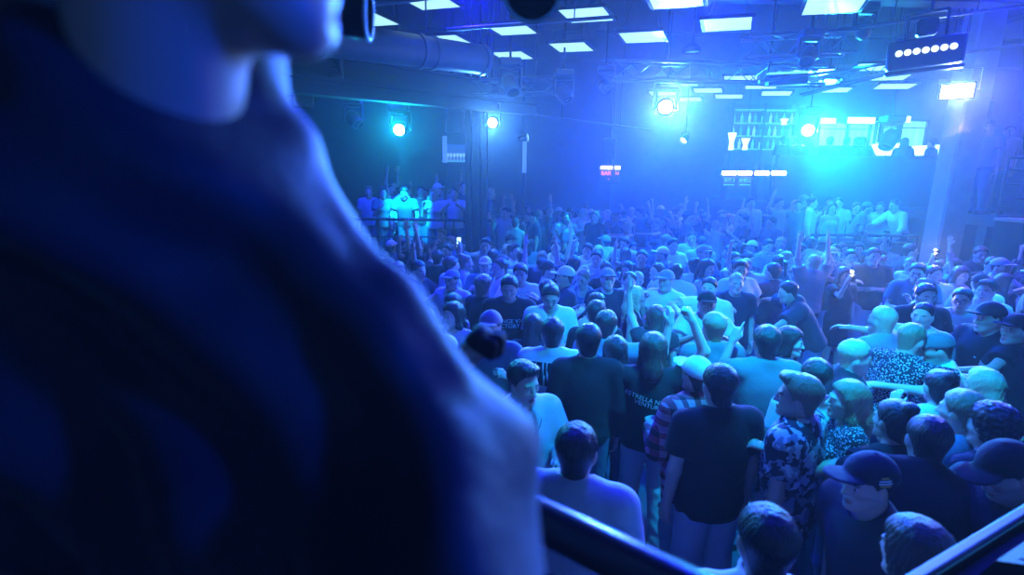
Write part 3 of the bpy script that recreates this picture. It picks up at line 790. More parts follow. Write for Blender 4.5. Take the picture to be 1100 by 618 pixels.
# --- gallery silhouettes
GG = 'figures at the gallery parapet'
GZ = 2.25
for (x, y, fc, lab, kw) in ((893, 141, 0, 'head of a person standing by the gallery pane next to the cyan lamp', {}), (911, 143, 20, 'taller person looking in through the gallery pane', {}),
                            (922, 146, 340, 'person with cropped hair standing between the two gallery panes', {}), (928, 143, 0, 'broad person in black before the brightest gallery pane', dict(build=1.15)),
                            (973, 146, 30, 'person with long hair sloping to the shoulders at the gallery parapet', dict(hair='long', sex=F)), (1002, 151, 330, 'person beside the last lamp at the end of the gallery', {}),
                            (858, 148, 10, 'person in black directly under the cyan lamp on the gallery', {}), (842, 150, 350, 'person standing near the white vases on the gallery', {})):
    P(x, y, fc, 1.74, lab, None, GZ, cols='black black denim', res=.012, group=GG, Y=14.12, **kw)
P(1063, 142, 250, 1.74, 'person with a raised elbow behind the dark side balcony rail', 'person on the side balcony', 2.25, cols='brown grey denim', res=.012, ra='wave', Y=10.0, group='people on the side balcony')
P(1083, 146, 200, 1.70, 'person in pink top leaning on the dark side balcony rail', 'pink-topped person on the side balcony', 2.25, cols='brown pink denim', res=.012, lean=12, Y=10.1, group='people on the side balcony')

# --- everyone else: figures drawn from a stock of poses
STOCK = []
_hm = ('short', 'short', 'buzz', 'quiff', 'curly'); _hf = ('long', 'bob', 'pony', 'bun', 'long')
_arms = (('down', 'down'), ('bent', 'down'), ('up', 'down'), ('phone', 'phone'), ('down', 'wave'), ('fist', 'down'), ('clap', 'clap'), ('up', 'up'), ('phone_up', 'down'), ('chin', 'down'), ('bent', 'bent'), ('down', 'fwd'), ('hug', 'down'), ('down', 'hip'))
for i, (a, b) in enumerate(_arms):
    STOCK.append(dict(ra=a, la=b, hair=_hm[i % 5], loose=.008 + .008 * (i % 3), nod=(i * 7) % 16 - 4, turn=(i * 23) % 50 - 25, seed=i))
    STOCK.append(dict(sex=F, ra=b, la=a, hair=_hf[i % 5], sleeve=(0, .5, .3)[i % 3], neck=('tank', 'crew', 'v')[i % 3], nod=(i * 5) % 16 - 4, turn=(i * 31) % 50 - 25, seed=i, tight=i % 2))
for i in range(4): STOCK.append(dict(cap=('fwd', 'back')[i % 2], capcol='white', hair='under', ra=_arms[i * 3][0], la=_arms[i * 3][1], loose=.012, seed=i))
FACES = [180, 200, 160, 0, 20, 340, 90, 270, 220, 140, 120, 240, 180, 190]
def rnd_cols(sp):
    hc = rng.choice(['dark', 'dark', 'black', 'black', 'brown', 'brown', 'fair', 'blonde'])
    sc = rng.choice(['white', 'pale', 'pale', 'black', 'black', 'navy', 'blue', 'grey', 'charcoal', 'white', 'teal'])
    return dict(hair=hc, shirt=sc, trousers=rng.choice(['denim', 'charcoal', 'jeans', 'black']), skin=rng.choice([0, 0, 1, 2, 2]), pat=None, cap=rng.choice(['white', 'black', 'grey', 'navy']), shoe='charcoal')
# ------------------------------------------------------------------ make and place everyone
def base_of(p, b):
    sc = p['H'] / TOPH; th = -R(p['face'])
    rt = np.array([[cos(th), -sin(th)], [sin(th), cos(th)]]) @ (b.top[:2] * sc)
    w = atY(p['px'], p['py'], p['Y']) if p['Y'] else atZ(p['px'], p['py'], p['z0'] + b.top[2] * sc + .015)
    return Vector((w.x - rt[0], w.y - rt[1], p['z0']))
placed_xy = []
for p in PLACE:
    p['body'] = Body(p['sp']); p['base'] = base_of(p, p['body'])
    placed_xy.append((p['base'].x, p['base'].y, p['z0']))
def project(w):
    q = CAM_M.inverted() @ Vector(w)
    return (W / 2 + FPX * q.x / -q.z, H / 2 - FPX * q.y / -q.z)
RAISED = ('up', 'fist', 'wave', 'phone_up')
def fill(n, X0, X1, Y0, Y1, z0, gap, group, test=None, tries=6000, calm=0):
    k = 0
    for _ in range(tries):
        if k >= n: break
        x = rng.uniform(X0, X1); y = rng.uniform(Y0, Y1)
        if any((x - a) ** 2 + (y - b) ** 2 < gap * gap for a, b, c in placed_xy): continue
        px, py = project((x, y, z0 + 1.7))
        if not (405 < px < 1125 and 180 < py < 640): continue
        if test and not test(x, y, px, py): continue
        placed_xy.append((x, y, z0)); k += 1
        i = rng.randrange(len(STOCK))
        while calm and (STOCK[i].get('ra') in RAISED or STOCK[i].get('la') in RAISED) and rng.random() < calm: i = rng.randrange(len(STOCK))
        sp = STOCK[i]
        face = rng.choice(FACES) + rng.uniform(-14, 14)
        Ht = rng.gauss(1.67, .04) if sp.get('sex') else rng.gauss(1.77, .05)
        PLACE.append(dict(px=px, py=py, face=face, H=Ht, sp=sp, cols=rnd_cols(sp), label=None, ref=None, z0=z0, group=group, res=.0105, base=Vector((x, y, z0)), body=None, extra=None, Y=None, stock=True))
    return k
def front_ok(x, y, px, py):
    # the gaps of bare floor that the photograph shows
    if 640 < px < 740 and y < 4.3: return False
    if 795 < px < 985 and y < 7.5 and y > 4.3: return False
    if y < 3.9 and px < 900: return False
    if x > 7.2 and y > 8.3: return False
    if abs(x + .68) < .6 and abs(y - 10) < .55: return False
    return True
n1 = fill(70, -1.6, 8, 2.9, 6.2, 0, .50, 'dancers packed on the club floor', front_ok, calm=1.0)
n2 = fill(115, -2.2, 9.9, 6.2, 10.0, 0, .46, 'dancers packed on the club floor', front_ok, calm=.7)
n3 = fill(56, -.2, 5.9, 10.75, 13.6, .35, .50, 'crowd on the hazy rear floor')
n4 = fill(5, 6.3, 8.2, 11.7, 13.2, .70, .5, 'guests on the lit terrace under the gallery')
n5 = fill(10, -3.6, -.9, 10.9, 12.4, .9, .5, 'guests behind the terrace rail by the column')
print('crowd', len(PLACE), n1, n2, n3, n4, n5)

for p in PLACE:
    if not p.get('stock'): p['res'] = round(min(.013, max(.0055, .0019 * (p['base'] - Vector((0, 0, 2))).length)), 4)
    p['key'] = key_of(p['sp']) + str(p['res']); JOBS[p['key']] = (p['sp'], p['res'])
with ThreadPoolExecutor(4) as ex:
    GEN = dict(zip(JOBS, ex.map(lambda a: gen_person(*a), JOBS.values())))
MESH = {}
ANY_SKIN = by_object_colour('skin_any', skin(0)); ANY_HAIR = by_object_colour('hair_any', hairm('brown')); ANY_CLOTH = by_object_colour('cloth_any', fabric('grey'))
def part_colour(k, c):
    if k == 'body': return SKINC[c['skin']]
    if k in ('hair', 'beard'): return HAIRC[c['hair']]
    return CLOTH[c.get(k if k in ('shirt', 'trousers', 'cap') else 'shoe')]
def part_material(k, c):
    if k == 'body': return skin(c['skin'])
    if k in ('hair', 'beard'): return hairm(c['hair'])
    if k == 'shirt': return fabric(c['shirt'], c['pat'])
    if k == 'trousers': return fabric(c['trousers'])
    if k == 'cap': return fabric(c['cap'])
    return fabric(c['shoe'])
def mesh_for(key, k):
    if (key, k) not in MESH:
        a = GEN[key][1][k]
        me = np_mesh(PARTNAME.get(k, k), *a); me.materials.append(ANY_SKIN if k == 'body' else ANY_HAIR if k in ('hair', 'beard') else ANY_CLOTH)
        MESH[key, k] = me
    return MESH[key, k]
for p in PLACE:
    b, parts = GEN[p['key']]
    p['body'] = b
    root = None; p['obj'] = {}
    for k in parts:
        if len(parts[k][1]) == 0: continue
        o = bpy.data.objects.new(PARTNAME.get(k, k), mesh_for(p['key'], k)); link(o, root)
        o.color = (*part_colour(k, p['cols']), 1)
        if k == 'shirt' and p['cols']['pat']: o.material_slots[0].link = 'OBJECT'; o.material_slots[0].material = part_material(k, p['cols'])
        p['obj'][k] = o
        if root is None:
            root = o; o.location = p['base']; o.rotation_euler = (0, 0, -R(p['face'])); o.scale = (p['H'] / TOPH,) * 3
    p['root'] = root
    root['category'] = 'person'; root['group'] = p['group']
    p['M'] = Matrix.Translation(p['base']) @ Matrix.Rotation(-R(p['face']), 4, 'Z') @ Matrix.Scale(p['H'] / TOPH, 4)
    p['scr'] = project(p['M'] @ Vector(b.top))

# labels of the unnamed: what they look like, and where they stand next to someone who can be found
HAIRW = {'dark': 'dark-haired', 'black': 'black-haired', 'brown': 'brown-haired', 'fair': 'fair-haired', 'blonde': 'blonde'}
TOPW = {'white': 'white', 'pale': 'pale', 'black': 'black', 'navy': 'navy', 'blue': 'blue', 'grey': 'grey', 'charcoal': 'charcoal', 'teal': 'teal'}
ORD = 'nearest second third fourth fifth sixth seventh eighth ninth tenth eleventh twelfth thirteenth fourteenth fifteenth sixteenth'.split()
refs = [(p['ref'], p['scr'], p) for p in PLACE if p['ref'] and len(p['ref'].split()) <= 7]
todo = []
for p in PLACE:
    if p['label']: p['root']['label'] = p['label']; continue
    x, y = p['scr']
    best = min(refs, key=lambda r: ((r[1][0] - x) ** 2 + 2.2 * (r[1][1] - y) ** 2) if r[2]['group'] == p['group'] or p['group'].startswith('crowd') else 1e12)
    dx = x - best[1][0]; dy = y - best[1][1]
    rel = 'behind' if dy < -abs(dx) * .5 else 'in front of' if dy > abs(dx) * .5 else 'beside'
    todo.append((best[0], rel, dx * dx + dy * dy, p))
todo.sort(key=lambda t: (t[0], t[1], t[2]))
from itertools import groupby
for (r, rel), g in groupby(todo, key=lambda t: (t[0], t[1])):
    for i, (_, _, _, p) in enumerate(g):
        c = p['cols']; sx = 'woman' if p['sp'].get('sex') else 'man'
        who = ('%s %s in %s cap and %s top' % ('', sx, c['cap'], TOPW[c['shirt']])).strip() if p['sp'].get('cap') else '%s %s in %s top' % (HAIRW[c['hair']], sx, TOPW[c['shirt']])
        o = '' if i == 0 else ORD[min(i, 15)] + ' '
        t = '%s, %s%s the %s' % (who, o, rel, r)
        if len(t.split()) > 15: t = t.replace(' top,', ',', 1).replace('%s%s the %s' % (o, rel, r), '%s%s %s' % (o, rel, r), 1)
        p['root']['label'] = t

# ------------------------------------------------------------------ prints, phones and small things worn or held
def text_mesh(txt, size, name, M):
    cu = bpy.data.curves.new(name, 'FONT'); cu.body = txt; cu.size = size; cu.align_x = 'CENTER'; cu.align_y = 'CENTER'; cu.space_line = .85
    cu.resolution_u = 2
    o = bpy.data.objects.new(name, cu); COL.objects.link(o)
    dg = bpy.context.evaluated_depsgraph_get(); me = bpy.data.meshes.new_from_object(o.evaluated_get(dg))
    bpy.data.objects.remove(o); bpy.data.curves.remove(cu)
    return me
def decal(p, me, name, material, origin, direction, up, part='shirt'):
    """lay a flat mesh (x right, y up) onto a worn part, seen along `direction` in the figure's own frame"""
    V, Q = GEN[p['key']][1][part][:2]
    bvh = BVHTree.FromPolygons([tuple(v) for v in V], [tuple(int(i) for i in q) for q in Q])
    d = Vector(direction).normalized(); u = Vector(up); u = (u - d * u.dot(d)).normalized(); x = d.cross(u)
    for v in me.vertices:
        st = Vector(origin) + x * v.co.x + u * v.co.y - d * .5
        h = bvh.ray_cast(st, d)
        v.co = (h[0] - d * .003) if h[0] is not None else (st + d * .5)
    me.materials.clear(); me.materials.append(material); me.update()
    o = bpy.data.objects.new(name, me); link(o, p['obj'][part]); return o
def bars_mesh(rects):
    me = bpy.data.meshes.new('print'); vs = []; fs = []
    for (x0, y0, x1, y1) in rects:
        nx = max(1, int(abs(x1 - x0) / .012)); b0 = len(vs)
        for i in range(nx + 1):
            t = x0 + (x1 - x0) * i / nx; vs += [(t, y0, 0), (t, y1, 0)]
        fs += [(b0 + 2 * i, b0 + 2 * i + 2, b0 + 2 * i + 3, b0 + 2 * i + 1) for i in range(nx)]
    me.from_pydata(vs, [], fs); return me
PRINT = mat('print_pale', (.75, .75, .78), .7)
INK = mat('print_orange', (.9, .45, .12), .7)
BLACKP = mat('black_plastic', (.012, .012, .014), .35)
GLASSP = mat('phone_glass', (.02, .02, .03), .08)
PH = []
def phone(w, screen_dir, glow=None, label='', upv=(0, 0, 1), lampe=0):
    z = Vector(screen_dir).normalized(); u = Vector(upv); y = (u - z * u.dot(z)).normalized(); x = y.cross(z)
    M = Matrix((x, y, z)).transposed().to_4x4()
    r = empty('phone', w); r.rotation_euler = M.to_euler(); tag(r, label, 'phone', 'phones held up in the crowd')
    MB().box((0, 0, 0), (.074, .152, .009), bev=.004).build('case', BLACKP, r)
    MB().box((0, 0, .0052), (.068, .144, .0012)).build('screen', mat('phone_screen_%s' % (glow,), (.02, .02, .02), .1, emit=glow, es=3.0) if glow else GLASSP, r)
    if lampe:
        MB().lathe([(0.0, -.0062), (.011, -.0062), (.011, -.004)], 10, Matrix.Translation((.02, .055, 0))).build('torch', mat('torch', (1, 1, 1), .3, emit=(1, .86, .72), es=1600), r)
        MB().lathe([(0.0, -.0058), (.013, -.0058), (.013, -.004)], 12, Matrix.Translation((-.018, .055, 0))).build('camera_lens', GLASSP, r)
        li = bpy.data.lights.new('torch_light', 'SPOT'); li.energy = lampe; li.color = (1, .85, .75); li.spot_size = R(150); li.spot_blend = .6; li.shadow_soft_size = .02
        o = bpy.data.objects.new('torch_light', li); link(o, r); o.location = (.02, .055, -.012)
    return r
def hand_at(p, e, f=.1, n=.03):
    b = p['body']; return p['M'] @ Vector(b.wri[e] + b.hf[e] * f + b.hn[e] * n)
def dirw(p, v): return (Matrix.Rotation(-R(p['face']), 3, 'Z') @ Vector(v)).normalized()
for p in PLACE:
    ex = p.get('extra')
    if not ex: continue
    b = p['body']; V = Vector
    c = V(b.hipc); Rt = Matrix([list(r) for r in b.Rt])
    if ex == 'letters':
        decal(p, text_mesh('CHANGE VXV\nVICTORY', .058, 'print', None), 'print', PRINT, c + Rt @ V((0, .1, .33)), Rt @ V((0, -1, 0)), Rt @ V((0, 0, 1)))
    elif ex == 'scrawl':
        decal(p, text_mesh('ESTRELLA NIGHT\nVENTURA', .046, 'print', None), 'print', PRINT, c + Rt @ V((-.01, -.1, .33)), Rt @ V((0, 1, 0)), Rt @ V((.18, 0, 1)))
    elif ex == 'tick':
        me = bars_mesh([(-.05, -.006, .05, .006)]); 
        vs = [(-.05, .02, 0), (.05, -.022, 0), (.047, -.034, 0), (-.053, .008, 0), (.0, .0, 0), (.022, .03, 0), (.036, .026, 0), (.016, -.008, 0)]
        me = bpy.data.meshes.new('print'); me.from_pydata(vs, [], [(3, 2, 1, 0), (7, 6, 5, 4)])
        decal(p, me, 'print', PRINT, c + Rt @ V((-.07, .1, .36)), Rt @ V((.5, -.85, 0)), Rt @ V((0, 0, 1)))
    elif ex == 'line':
        decal(p, text_mesh('2002', .05, 'print', None), 'print', PRINT, c + Rt @ V((.07, .1, .34)), Rt @ V((-.35, -.9, 0)), Rt @ V((-.3, 0, 1)))
    elif ex == 'stripes':
        hq = Matrix([list(r) for r in b.Rh]); hc = V(b.head)
        for i, (m, w0) in enumerate(((INK, .03), (PRINT, .05), (PRINT, .055), (INK, .045))):
            y = .072 - i * .011
            decal(p, bars_mesh([(-w0 / 2, y - .0035, w0 / 2, y + .0035)]), 'stripe', m, hc + hq @ V((.0, .0, .0)), hq @ V((1, 0, 0)), hq @ V((0, 0, 1)), 'cap')
    elif ex == 'chain':
        m = MB(); pts = []
        for i in range(25):
            a = pi * i / 24; pts.append(c + Rt @ V((cos(a) * .085, .075 + sin(a) * .07, .50 - sin(a) * .10)))
        m.tube(pts, .003, 6); m.build('necklace', mat('chain_metal', (.7, .7, .75), .25, 1.0), p['root'])
        w = V(b.wri[1]); f = V(b.hf[1]); m = MB(); m.lathe([(.031, -.008), (.034, -.008), (.034, .008), (.031, .008)], 18, frame_to(w - f * .012, w + f), True); m.lathe([(0, .0), (.016, .0), (.016, .008), (0, .009)], 14, frame_to(w + V(b.hn[1]) * -.030, w - V(b.hn[1])))
        m.build('watch', mat('watch_metal', (.25, .25, .28), .25, .9), p['root'])
    elif ex == 'strap':
        m = MB()
        pts = [c + Rt @ V(q) for q in ((.11, -.02, .515), (.07, -.105, .44), (.0, -.132, .34), (-.07, -.128, .24), (-.13, -.08, .14))]
        m.tube(pts, .009, 8); m.build('strap', fabric('black'), p['root'])
    elif ex == 'glasses':
        hq = Matrix([list(r) for r in b.Rh]); hc = V(b.head); m = MB()
        for e in (-1, 1):
            ring = [hc + hq @ V((.033 * e + cos(t) * .025, .101, -.003 + sin(t) * .02)) for t in [2 * pi * i / 16 for i in range(17)]]
            m.tube(ring, .0028, 6); m.tube([hc + hq @ V((.056 * e, .098, 0)), hc + hq @ V((.078 * e, -.005, .005))], .0025, 6)
        m.tube([hc + hq @ V((-.009, .105, 0)), hc + hq @ V((.009, .105, 0))], .0028, 6)
        m.build('glasses', BLACKP, p['root'])
    elif ex == 'phone_up':
        phone(hand_at(p, 1, .11, .03), dirw(p, (0, -1, .1)), (.35, .75, 1.0), 'phone with a lit screen held over the head of the person filming')
    elif ex == 'flash':
        t = (EYE - p['M'] @ Vector(b.top)).normalized()
        hp = hand_at(p, 1, .10, .03)
        phone(hp, -t, None, ('phone with its white torch on, held by the woman in the black dress' if p['sp'].get('dress') else 'phone with its white torch on, held high near the terrace rail end'), lampe=40)
    elif ex == 'pinkphone':
        hp = hand_at(p, -1, .11, .025)
        phone(hp, (EYE - hp).normalized(), (1.0, .22, .30), 'phone with a pink screen in the hand of the dancer swinging an arm', upv=(1, .2, .1))

print('QUADS', sum(len(a[1]) for b, d in GEN.values() for a in d.values()), 'shapes', len(GEN))
# ------------------------------------------------------------------ the room
DARKW = mat('dark_paint', (.075, .078, .085), .7, noise=.25, nscale=3, bump=.2, bscale=12)
DARKC = mat('dark_ceiling', (.055, .055, .062), .8, noise=.3, nscale=2, bump=.3, bscale=8)
FLOORM = mat('club_floor', (.06, .06, .07), .35, noise=.4, nscale=5, bump=.15, bscale=20)
BLACKM = mat('black_metal', (.02, .02, .022), .4, .3, bump=.05, bscale=80)
STEELM = mat('truss_alloy', (.22, .23, .25), .38, .7)
DUCTM = mat('duct_sheet', (.12, .125, .14), .5, .4, noise=.15, nscale=6)
CONCR = mat('concrete_pillar', (.36, .36, .37), .85, noise=.2, nscale=5, bump=.3, bscale=30)
RAILM = mat('rail_paint', (.03, .03, .035), .3, .2)
PALEM = mat('pale_trim', (.45, .46, .5), .4)
WOODM = mat('dark_deck', (.08, .07, .065), .6, noise=.3, nscale=9)
GLASSD = mat('smoked_panel', (.012, .012, .016), .15)

def struct(name, mb, m): return tag(mb.build(name, m), kind='structure')
XL, XR, YB, YF, ZC = -8.5, 15.0, 18.2, -2.6, 6.2
struct('floor', MB().box(((XL + XR) / 2, (YB + YF) / 2, -.1), (XR - XL, YB - YF, .2)), FLOORM)
struct('ceiling', MB().box(((XL + XR) / 2, (YB + YF) / 2, ZC + .1), (XR - XL, YB - YF, .2)), DARKC)
struct('wall_back', MB().box(((XL + XR) / 2, YB + .1, ZC / 2), (XR - XL, .2, ZC)), DARKW)
struct('wall_front', MB().box(((XL + XR) / 2, YF - .1, ZC / 2), (XR - XL, .2, ZC)), DARKW)
struct('wall_left', MB().box((XL - .1, (YB + YF) / 2, ZC / 2), (.2, YB - YF + .4, ZC)), DARKW)
struct('wall_right', MB().box((XR + .1, (YB + YF) / 2, ZC / 2), (.2, YB - YF + .4, ZC)), DARKW)
# raised floors
struct('floor_terrace', MB().box((-4.4, 12.2, .45), (8.1, 4.2, .9), bev=.02), WOODM)
struct('floor_rear', MB().box((2.9, 14.4, .175), (6.5, 7.6, .35), bev=.02), WOODM)
struct('floor_lit_terrace', MB().box((7.3, 12.1, .35), (2.4, 3.2, .7), bev=.02), WOODM)
struct('wall_rear_left', MB().box((-2.9, 14.4, 3.1), (11.1, .2, 6.2)), DARKW)

# gallery over the lit terrace, with its glazed back room
g = MB(); g.box((10.9, 15.9, 2.12), (8.2, 4.4, .26)); struct('floor_gallery', g, DARKW)
g = MB(); g.box((10.9, 13.68, 2.78), (8.2, .14, 1.28), bev=.01); g.box((10.9, 13.66, 3.44), (8.2, .22, .06), bev=.01); struct('wall_parapet', g, DARKW)
g = MB(); g.box((10.9, 13.82, 1.0), (8.2, .2, 1.98)); struct('wall_under_gallery', g, DARKW)
PANE = mat('lit_pane', (.2, .2, .2), .3, emit=(.12, .62, 1.0), es=1.3)
nt = PANE.node_tree; tcn = nt.nodes.new('ShaderNodeTexCoord'); mpn = nt.nodes.new('ShaderNodeMapping'); mpn.inputs['Scale'].default_value = (9, 9, .35)
nn = nt.nodes.new('ShaderNodeTexNoise'); nn.inputs['Scale'].default_value = 1.0; nn.inputs['Detail'].default_value = 3
nt.links.new(tcn.outputs['Object'], mpn.inputs[0]); nt.links.new(mpn.outputs[0], nn.inputs[0])
mr = nt.nodes.new('ShaderNodeMapRange'); mr.inputs[1].default_value = .3; mr.inputs[2].default_value = .7; mr.inputs[3].default_value = .35; mr.inputs[4].default_value = 1.9
mr.inputs[3].default_value = .8; mr.inputs[4].default_value = 3.6
nt.links.new(nn.outputs['Fac'], mr.inputs[0]); nt.links.new(mr.outputs[0], nt.nodes['Principled BSDF'].inputs['Emission Strength'])
LAMPW = mat('lit_sign_face', (.5, .5, .5), .3, emit=(.55, .95, 1.0), es=3.0)
def window(px0, px1, py0, py1, Y, n, nm):
    a = atY(px0, py0, Y); b = atY(px1, py1, Y); x0, x1, z0, z1 = a.x, b.x, b.z, a.z
    r = empty('window_%d' % n, ((x0 + x1) / 2, Y, z0)); r['kind'] = 'structure'
    f = MB(); w = .05
    f.box((0, 0, (z1 - z0)), (x1 - x0 + w, .08, w)); f.box((0, 0, 0), (x1 - x0 + w, .08, w)); f.box((0, 0, (z1 - z0) * .72), (x1 - x0, .06, .03))
    for x in (-(x1 - x0) / 2, 0, (x1 - x0) / 2): f.box((x, 0, (z1 - z0) / 2), (w, .08, z1 - z0))
    f.build('window_frame', BLACKM, r)
    MB().box((0, .05, (z1 - z0) / 2), (x1 - x0, .02, z1 - z0)).build('window_pane', PANE, r)
window(881, 938, 131, 158, 15.6, 1, ''); window(936, 992, 129, 158, 15.6, 2, '')
# lit transom boxes over the panes and low lamps along the gallery bar
for i, (x0, x1, y0, y1, where) in enumerate(((881, 897, 127, 133, 'first'), (911, 939, 126, 133, 'long'), (963, 977, 125, 132, 'last'))):
    a = atY(x0, y0, 15.5); b = atY(x1, y1, 15.5)
    r = empty('transom_light', ((a.x + b.x) / 2, 15.5, b.z), 0, {'first': 'short lit box over the gallery pane nearest the cyan lamp', 'long': 'longest lit box over the gallery panes', 'last': 'lit box beyond the hanging moving head over the gallery panes'}[where], 'light', 'lit boxes over the gallery panes')
    w, h = b.x - a.x, a.z - b.z
    MB().box((0, .06, h / 2), (w + .06, .12, h + .06), bev=.01).build('housing', BLACKM, r); MB().box((0, -.01, h / 2), (w, .02, h)).build('diffuser', LAMPW, r)
    MB().box((0, .2, h / 2), (.05, .2, .05)).build('bracket', BLACKM, r)
for i, (x0, x1, y0, y1, lab) in enumerate(((852, 862, 156, 167, 'flared white table lamp under the cyan lamp on the gallery'), (939, 966, 155, 167, 'wide white lamp shade between two silhouettes on the gallery'), (982, 1000, 157, 167, 'white lamp shade beside the sloping silhouette on the gallery'), (1004, 1016, 156, 167, 'last white lamp shade along the gallery bar'))):
    a = atY(x0, y0, 14.9); b = atY(x1, y1, 14.9); w = (b.x - a.x) / 2; h = a.z - b.z
    r = empty('table_lamp', ((a.x + b.x) / 2, 14.9, b.z - .28), 0, lab, 'lamp', 'lamps along the gallery bar')
    MB().lathe([(0, 0), (.09, 0), (.09, .02), (.02, .04), (.018, .28), (0, .28)], 14).build('lamp_base', BLACKM, r)
    MB().lathe([(w * .6, .28), (w, .28 + h), (w * .97, .28 + h), (w * .57, .29)], 20, None, True).build('lamp_shade', LAMPW, r)
g = MB(); cz = atY(930, 168, 14.9).z - .28; g.box((10.9, 14.9, cz - .03), (7.4, .5, .06), bev=.01); o = g.build('counter_top', WOODM); r = empty('gallery_bar', (10.9, 14.9, 2.25), 0, 'long dark bar counter behind the gallery parapet', 'bar'); o.parent = r; o.location = -Vector((10.9, 14.9, 2.25))
g = MB(); g.box((0, .1, (cz - 2.31) / 2), (7.3, .36, cz - 2.31 - .001)); g.build('counter_front', DARKW, r)
# back bar with bottles and glass shelves at the bright end of the gallery
a = atY(786, 118, 15.4); b = atY(848, 166, 15.4)
r = empty('back_bar', ((a.x + b.x) / 2, 15.4, 2.25), 0, 'lit back bar of glass shelves at the cyan end of the gallery', 'shelf')
w = b.x - a.x
m = MB(); 
for x in (-w / 2, 0, w / 2): m.box((x, 0, 1.35), (.05, .3, 2.7))
m.build('upright', BLACKM, r)
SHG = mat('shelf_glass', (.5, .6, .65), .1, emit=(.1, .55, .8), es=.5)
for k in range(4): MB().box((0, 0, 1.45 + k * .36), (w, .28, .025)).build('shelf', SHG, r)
MB().box((0, .16, 1.35), (w, .02, 2.7)).build('back_panel', DARKW, r)
bt = MB().lathe([(0, 0), (.036, 0), (.038, .02), (.038, .17), (.014, .21), (.013, .27), (0, .27)], 12)
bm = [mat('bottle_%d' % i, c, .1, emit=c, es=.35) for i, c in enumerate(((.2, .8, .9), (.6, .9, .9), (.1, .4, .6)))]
b0 = None
for k in range(3):
    for j in range(9):
        x = -w / 2 + w * (j + .5) / 9 + .02 * ((j * 7 + k * 3) % 3 - 1)
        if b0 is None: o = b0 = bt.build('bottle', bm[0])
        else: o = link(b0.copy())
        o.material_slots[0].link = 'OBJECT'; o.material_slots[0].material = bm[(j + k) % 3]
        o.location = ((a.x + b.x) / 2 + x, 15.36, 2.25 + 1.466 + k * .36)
        tag(o, 'glass bottle standing on a lit shelf of the gallery back bar', 'bottle', 'bottles on the gallery back bar')
# hanging white lanterns beside the back bar
for px, py0, py1, lab in ((785, 143, 161, 'slim white vase shape hung at the dark end of the back bar'), (800, 149, 161, 'flared white vase shape second along the back bar'), (842, 128, 134, 'small white cone hung beside the cyan lamp')):
    a = atY(px, py0, 14.6); b = atY(px, py1, 14.6); h = a.z - b.z
    r = empty('hanging_lantern', b, 0, lab, 'lantern', 'white lanterns over the gallery')
    MB().lathe([(0, 0), (.07, 0), (.05, h * .45), (.11, h), (.1, h), (0, h * .9)], 14).build('lantern_shade', LAMPW, r)
    MB().cyl((0, 0, h * .9), (0, 0, ZC - b.z), .008, 6).build('cord', BLACKM, r)
# strip lamps and boards on the gallery front
STRIP = mat('strip_tube', (1, 1, 1), .3, emit=(1.0, .93, .86), es=9)
SIGNC = mat('sign_cyan', (.1, .3, .35), .4, emit=(.15, .8, 1.0), es=.9)
SIGNR = mat('sign_red', (.4, .05, .08), .4, emit=(1.0, .16, .32), es=2.2)
for i, (x0, x1, txt) in enumerate(((776, 790, 'NIGHT 3'), (793.5, 806.5, '▪ 8511.'), (811.5, 825, None), (829.5, 843, None))):
    a = atY(x0, 183.5, 13.5); b = atY(x1, 188.5, 13.5)
    r = empty('strip_light', ((a.x + b.x) / 2, 13.5, (a.z + b.z) / 2), 0, 'warm white strip lamp on the gallery front, ' + ('outermost, over a ghosted cyan board', 'over the brighter cyan board', 'third from the boards, bare below', 'last one before the cyan haze')[i], 'light', 'strip lamps on the gallery front')
    MB().box((0, .05, 0), (b.x - a.x + .06, .08, .16), bev=.01).build('housing', BLACKM, r)
    MB().cyl((-(b.x - a.x) / 2, -.02, 0), ((b.x - a.x) / 2, -.02, 0), .05, 10).build('tube', STRIP, r)
    if txt:
        c = atY((x0 + x1) / 2, 195.2, 13.52)
        r = empty('board_sign', c, 0, ('faint' if i == 0 else 'brighter') + ' cyan board with a line of characters under a strip lamp', 'sign', 'cyan boards under the strip lamps')
        MB().box((0, 0, 0), (.36, .04, .24), bev=.01).build('board', DARKW, r)
        me = text_mesh(('XIT 3', 'SHELL')[i], .12, 'lettering', None); me.materials.append(SIGNC); o = bpy.data.objects.new('lettering', me); link(o, r); o.rotation_euler = (pi / 2, 0, 0); o.location = (0, -.03, .03)
        MB().box((0, -.028, -.08), (.28, .006, .02)).build('rule', SIGNC, r)
# white and red sign at the back of the floor
c = atY(655, 184, 13.9)
r = empty('bar_sign', c, 0, 'small bar sign with white tubes over red lettering at the rear wall', 'sign')
MB().box((0, .05, -.08), (.56, .06, .5), bev=.01).build('board', DARKW, r)
for x, w in ((-.09, .29), (.2, .13)): MB().cyl((x - w / 2, 0, .09), (x + w / 2, 0, .09), .035, 10).build('tube', STRIP, r)
for x, s, t in ((-.09, .15, 'BAR'), (.2, .13, 'H'), (-.02, .1, 'v')):
    me = text_mesh(t, s, 'lettering', None); me.materials.append(SIGNR); o = bpy.data.objects.new('lettering', me); link(o, r); o.rotation_euler = (pi / 2, 0, 0); o.location = (x, .01, -.06 if t != 'v' else -.2)
MB().box((0, .1, .3), (.05, .05, .6)).build('hanger', BLACKM, r)

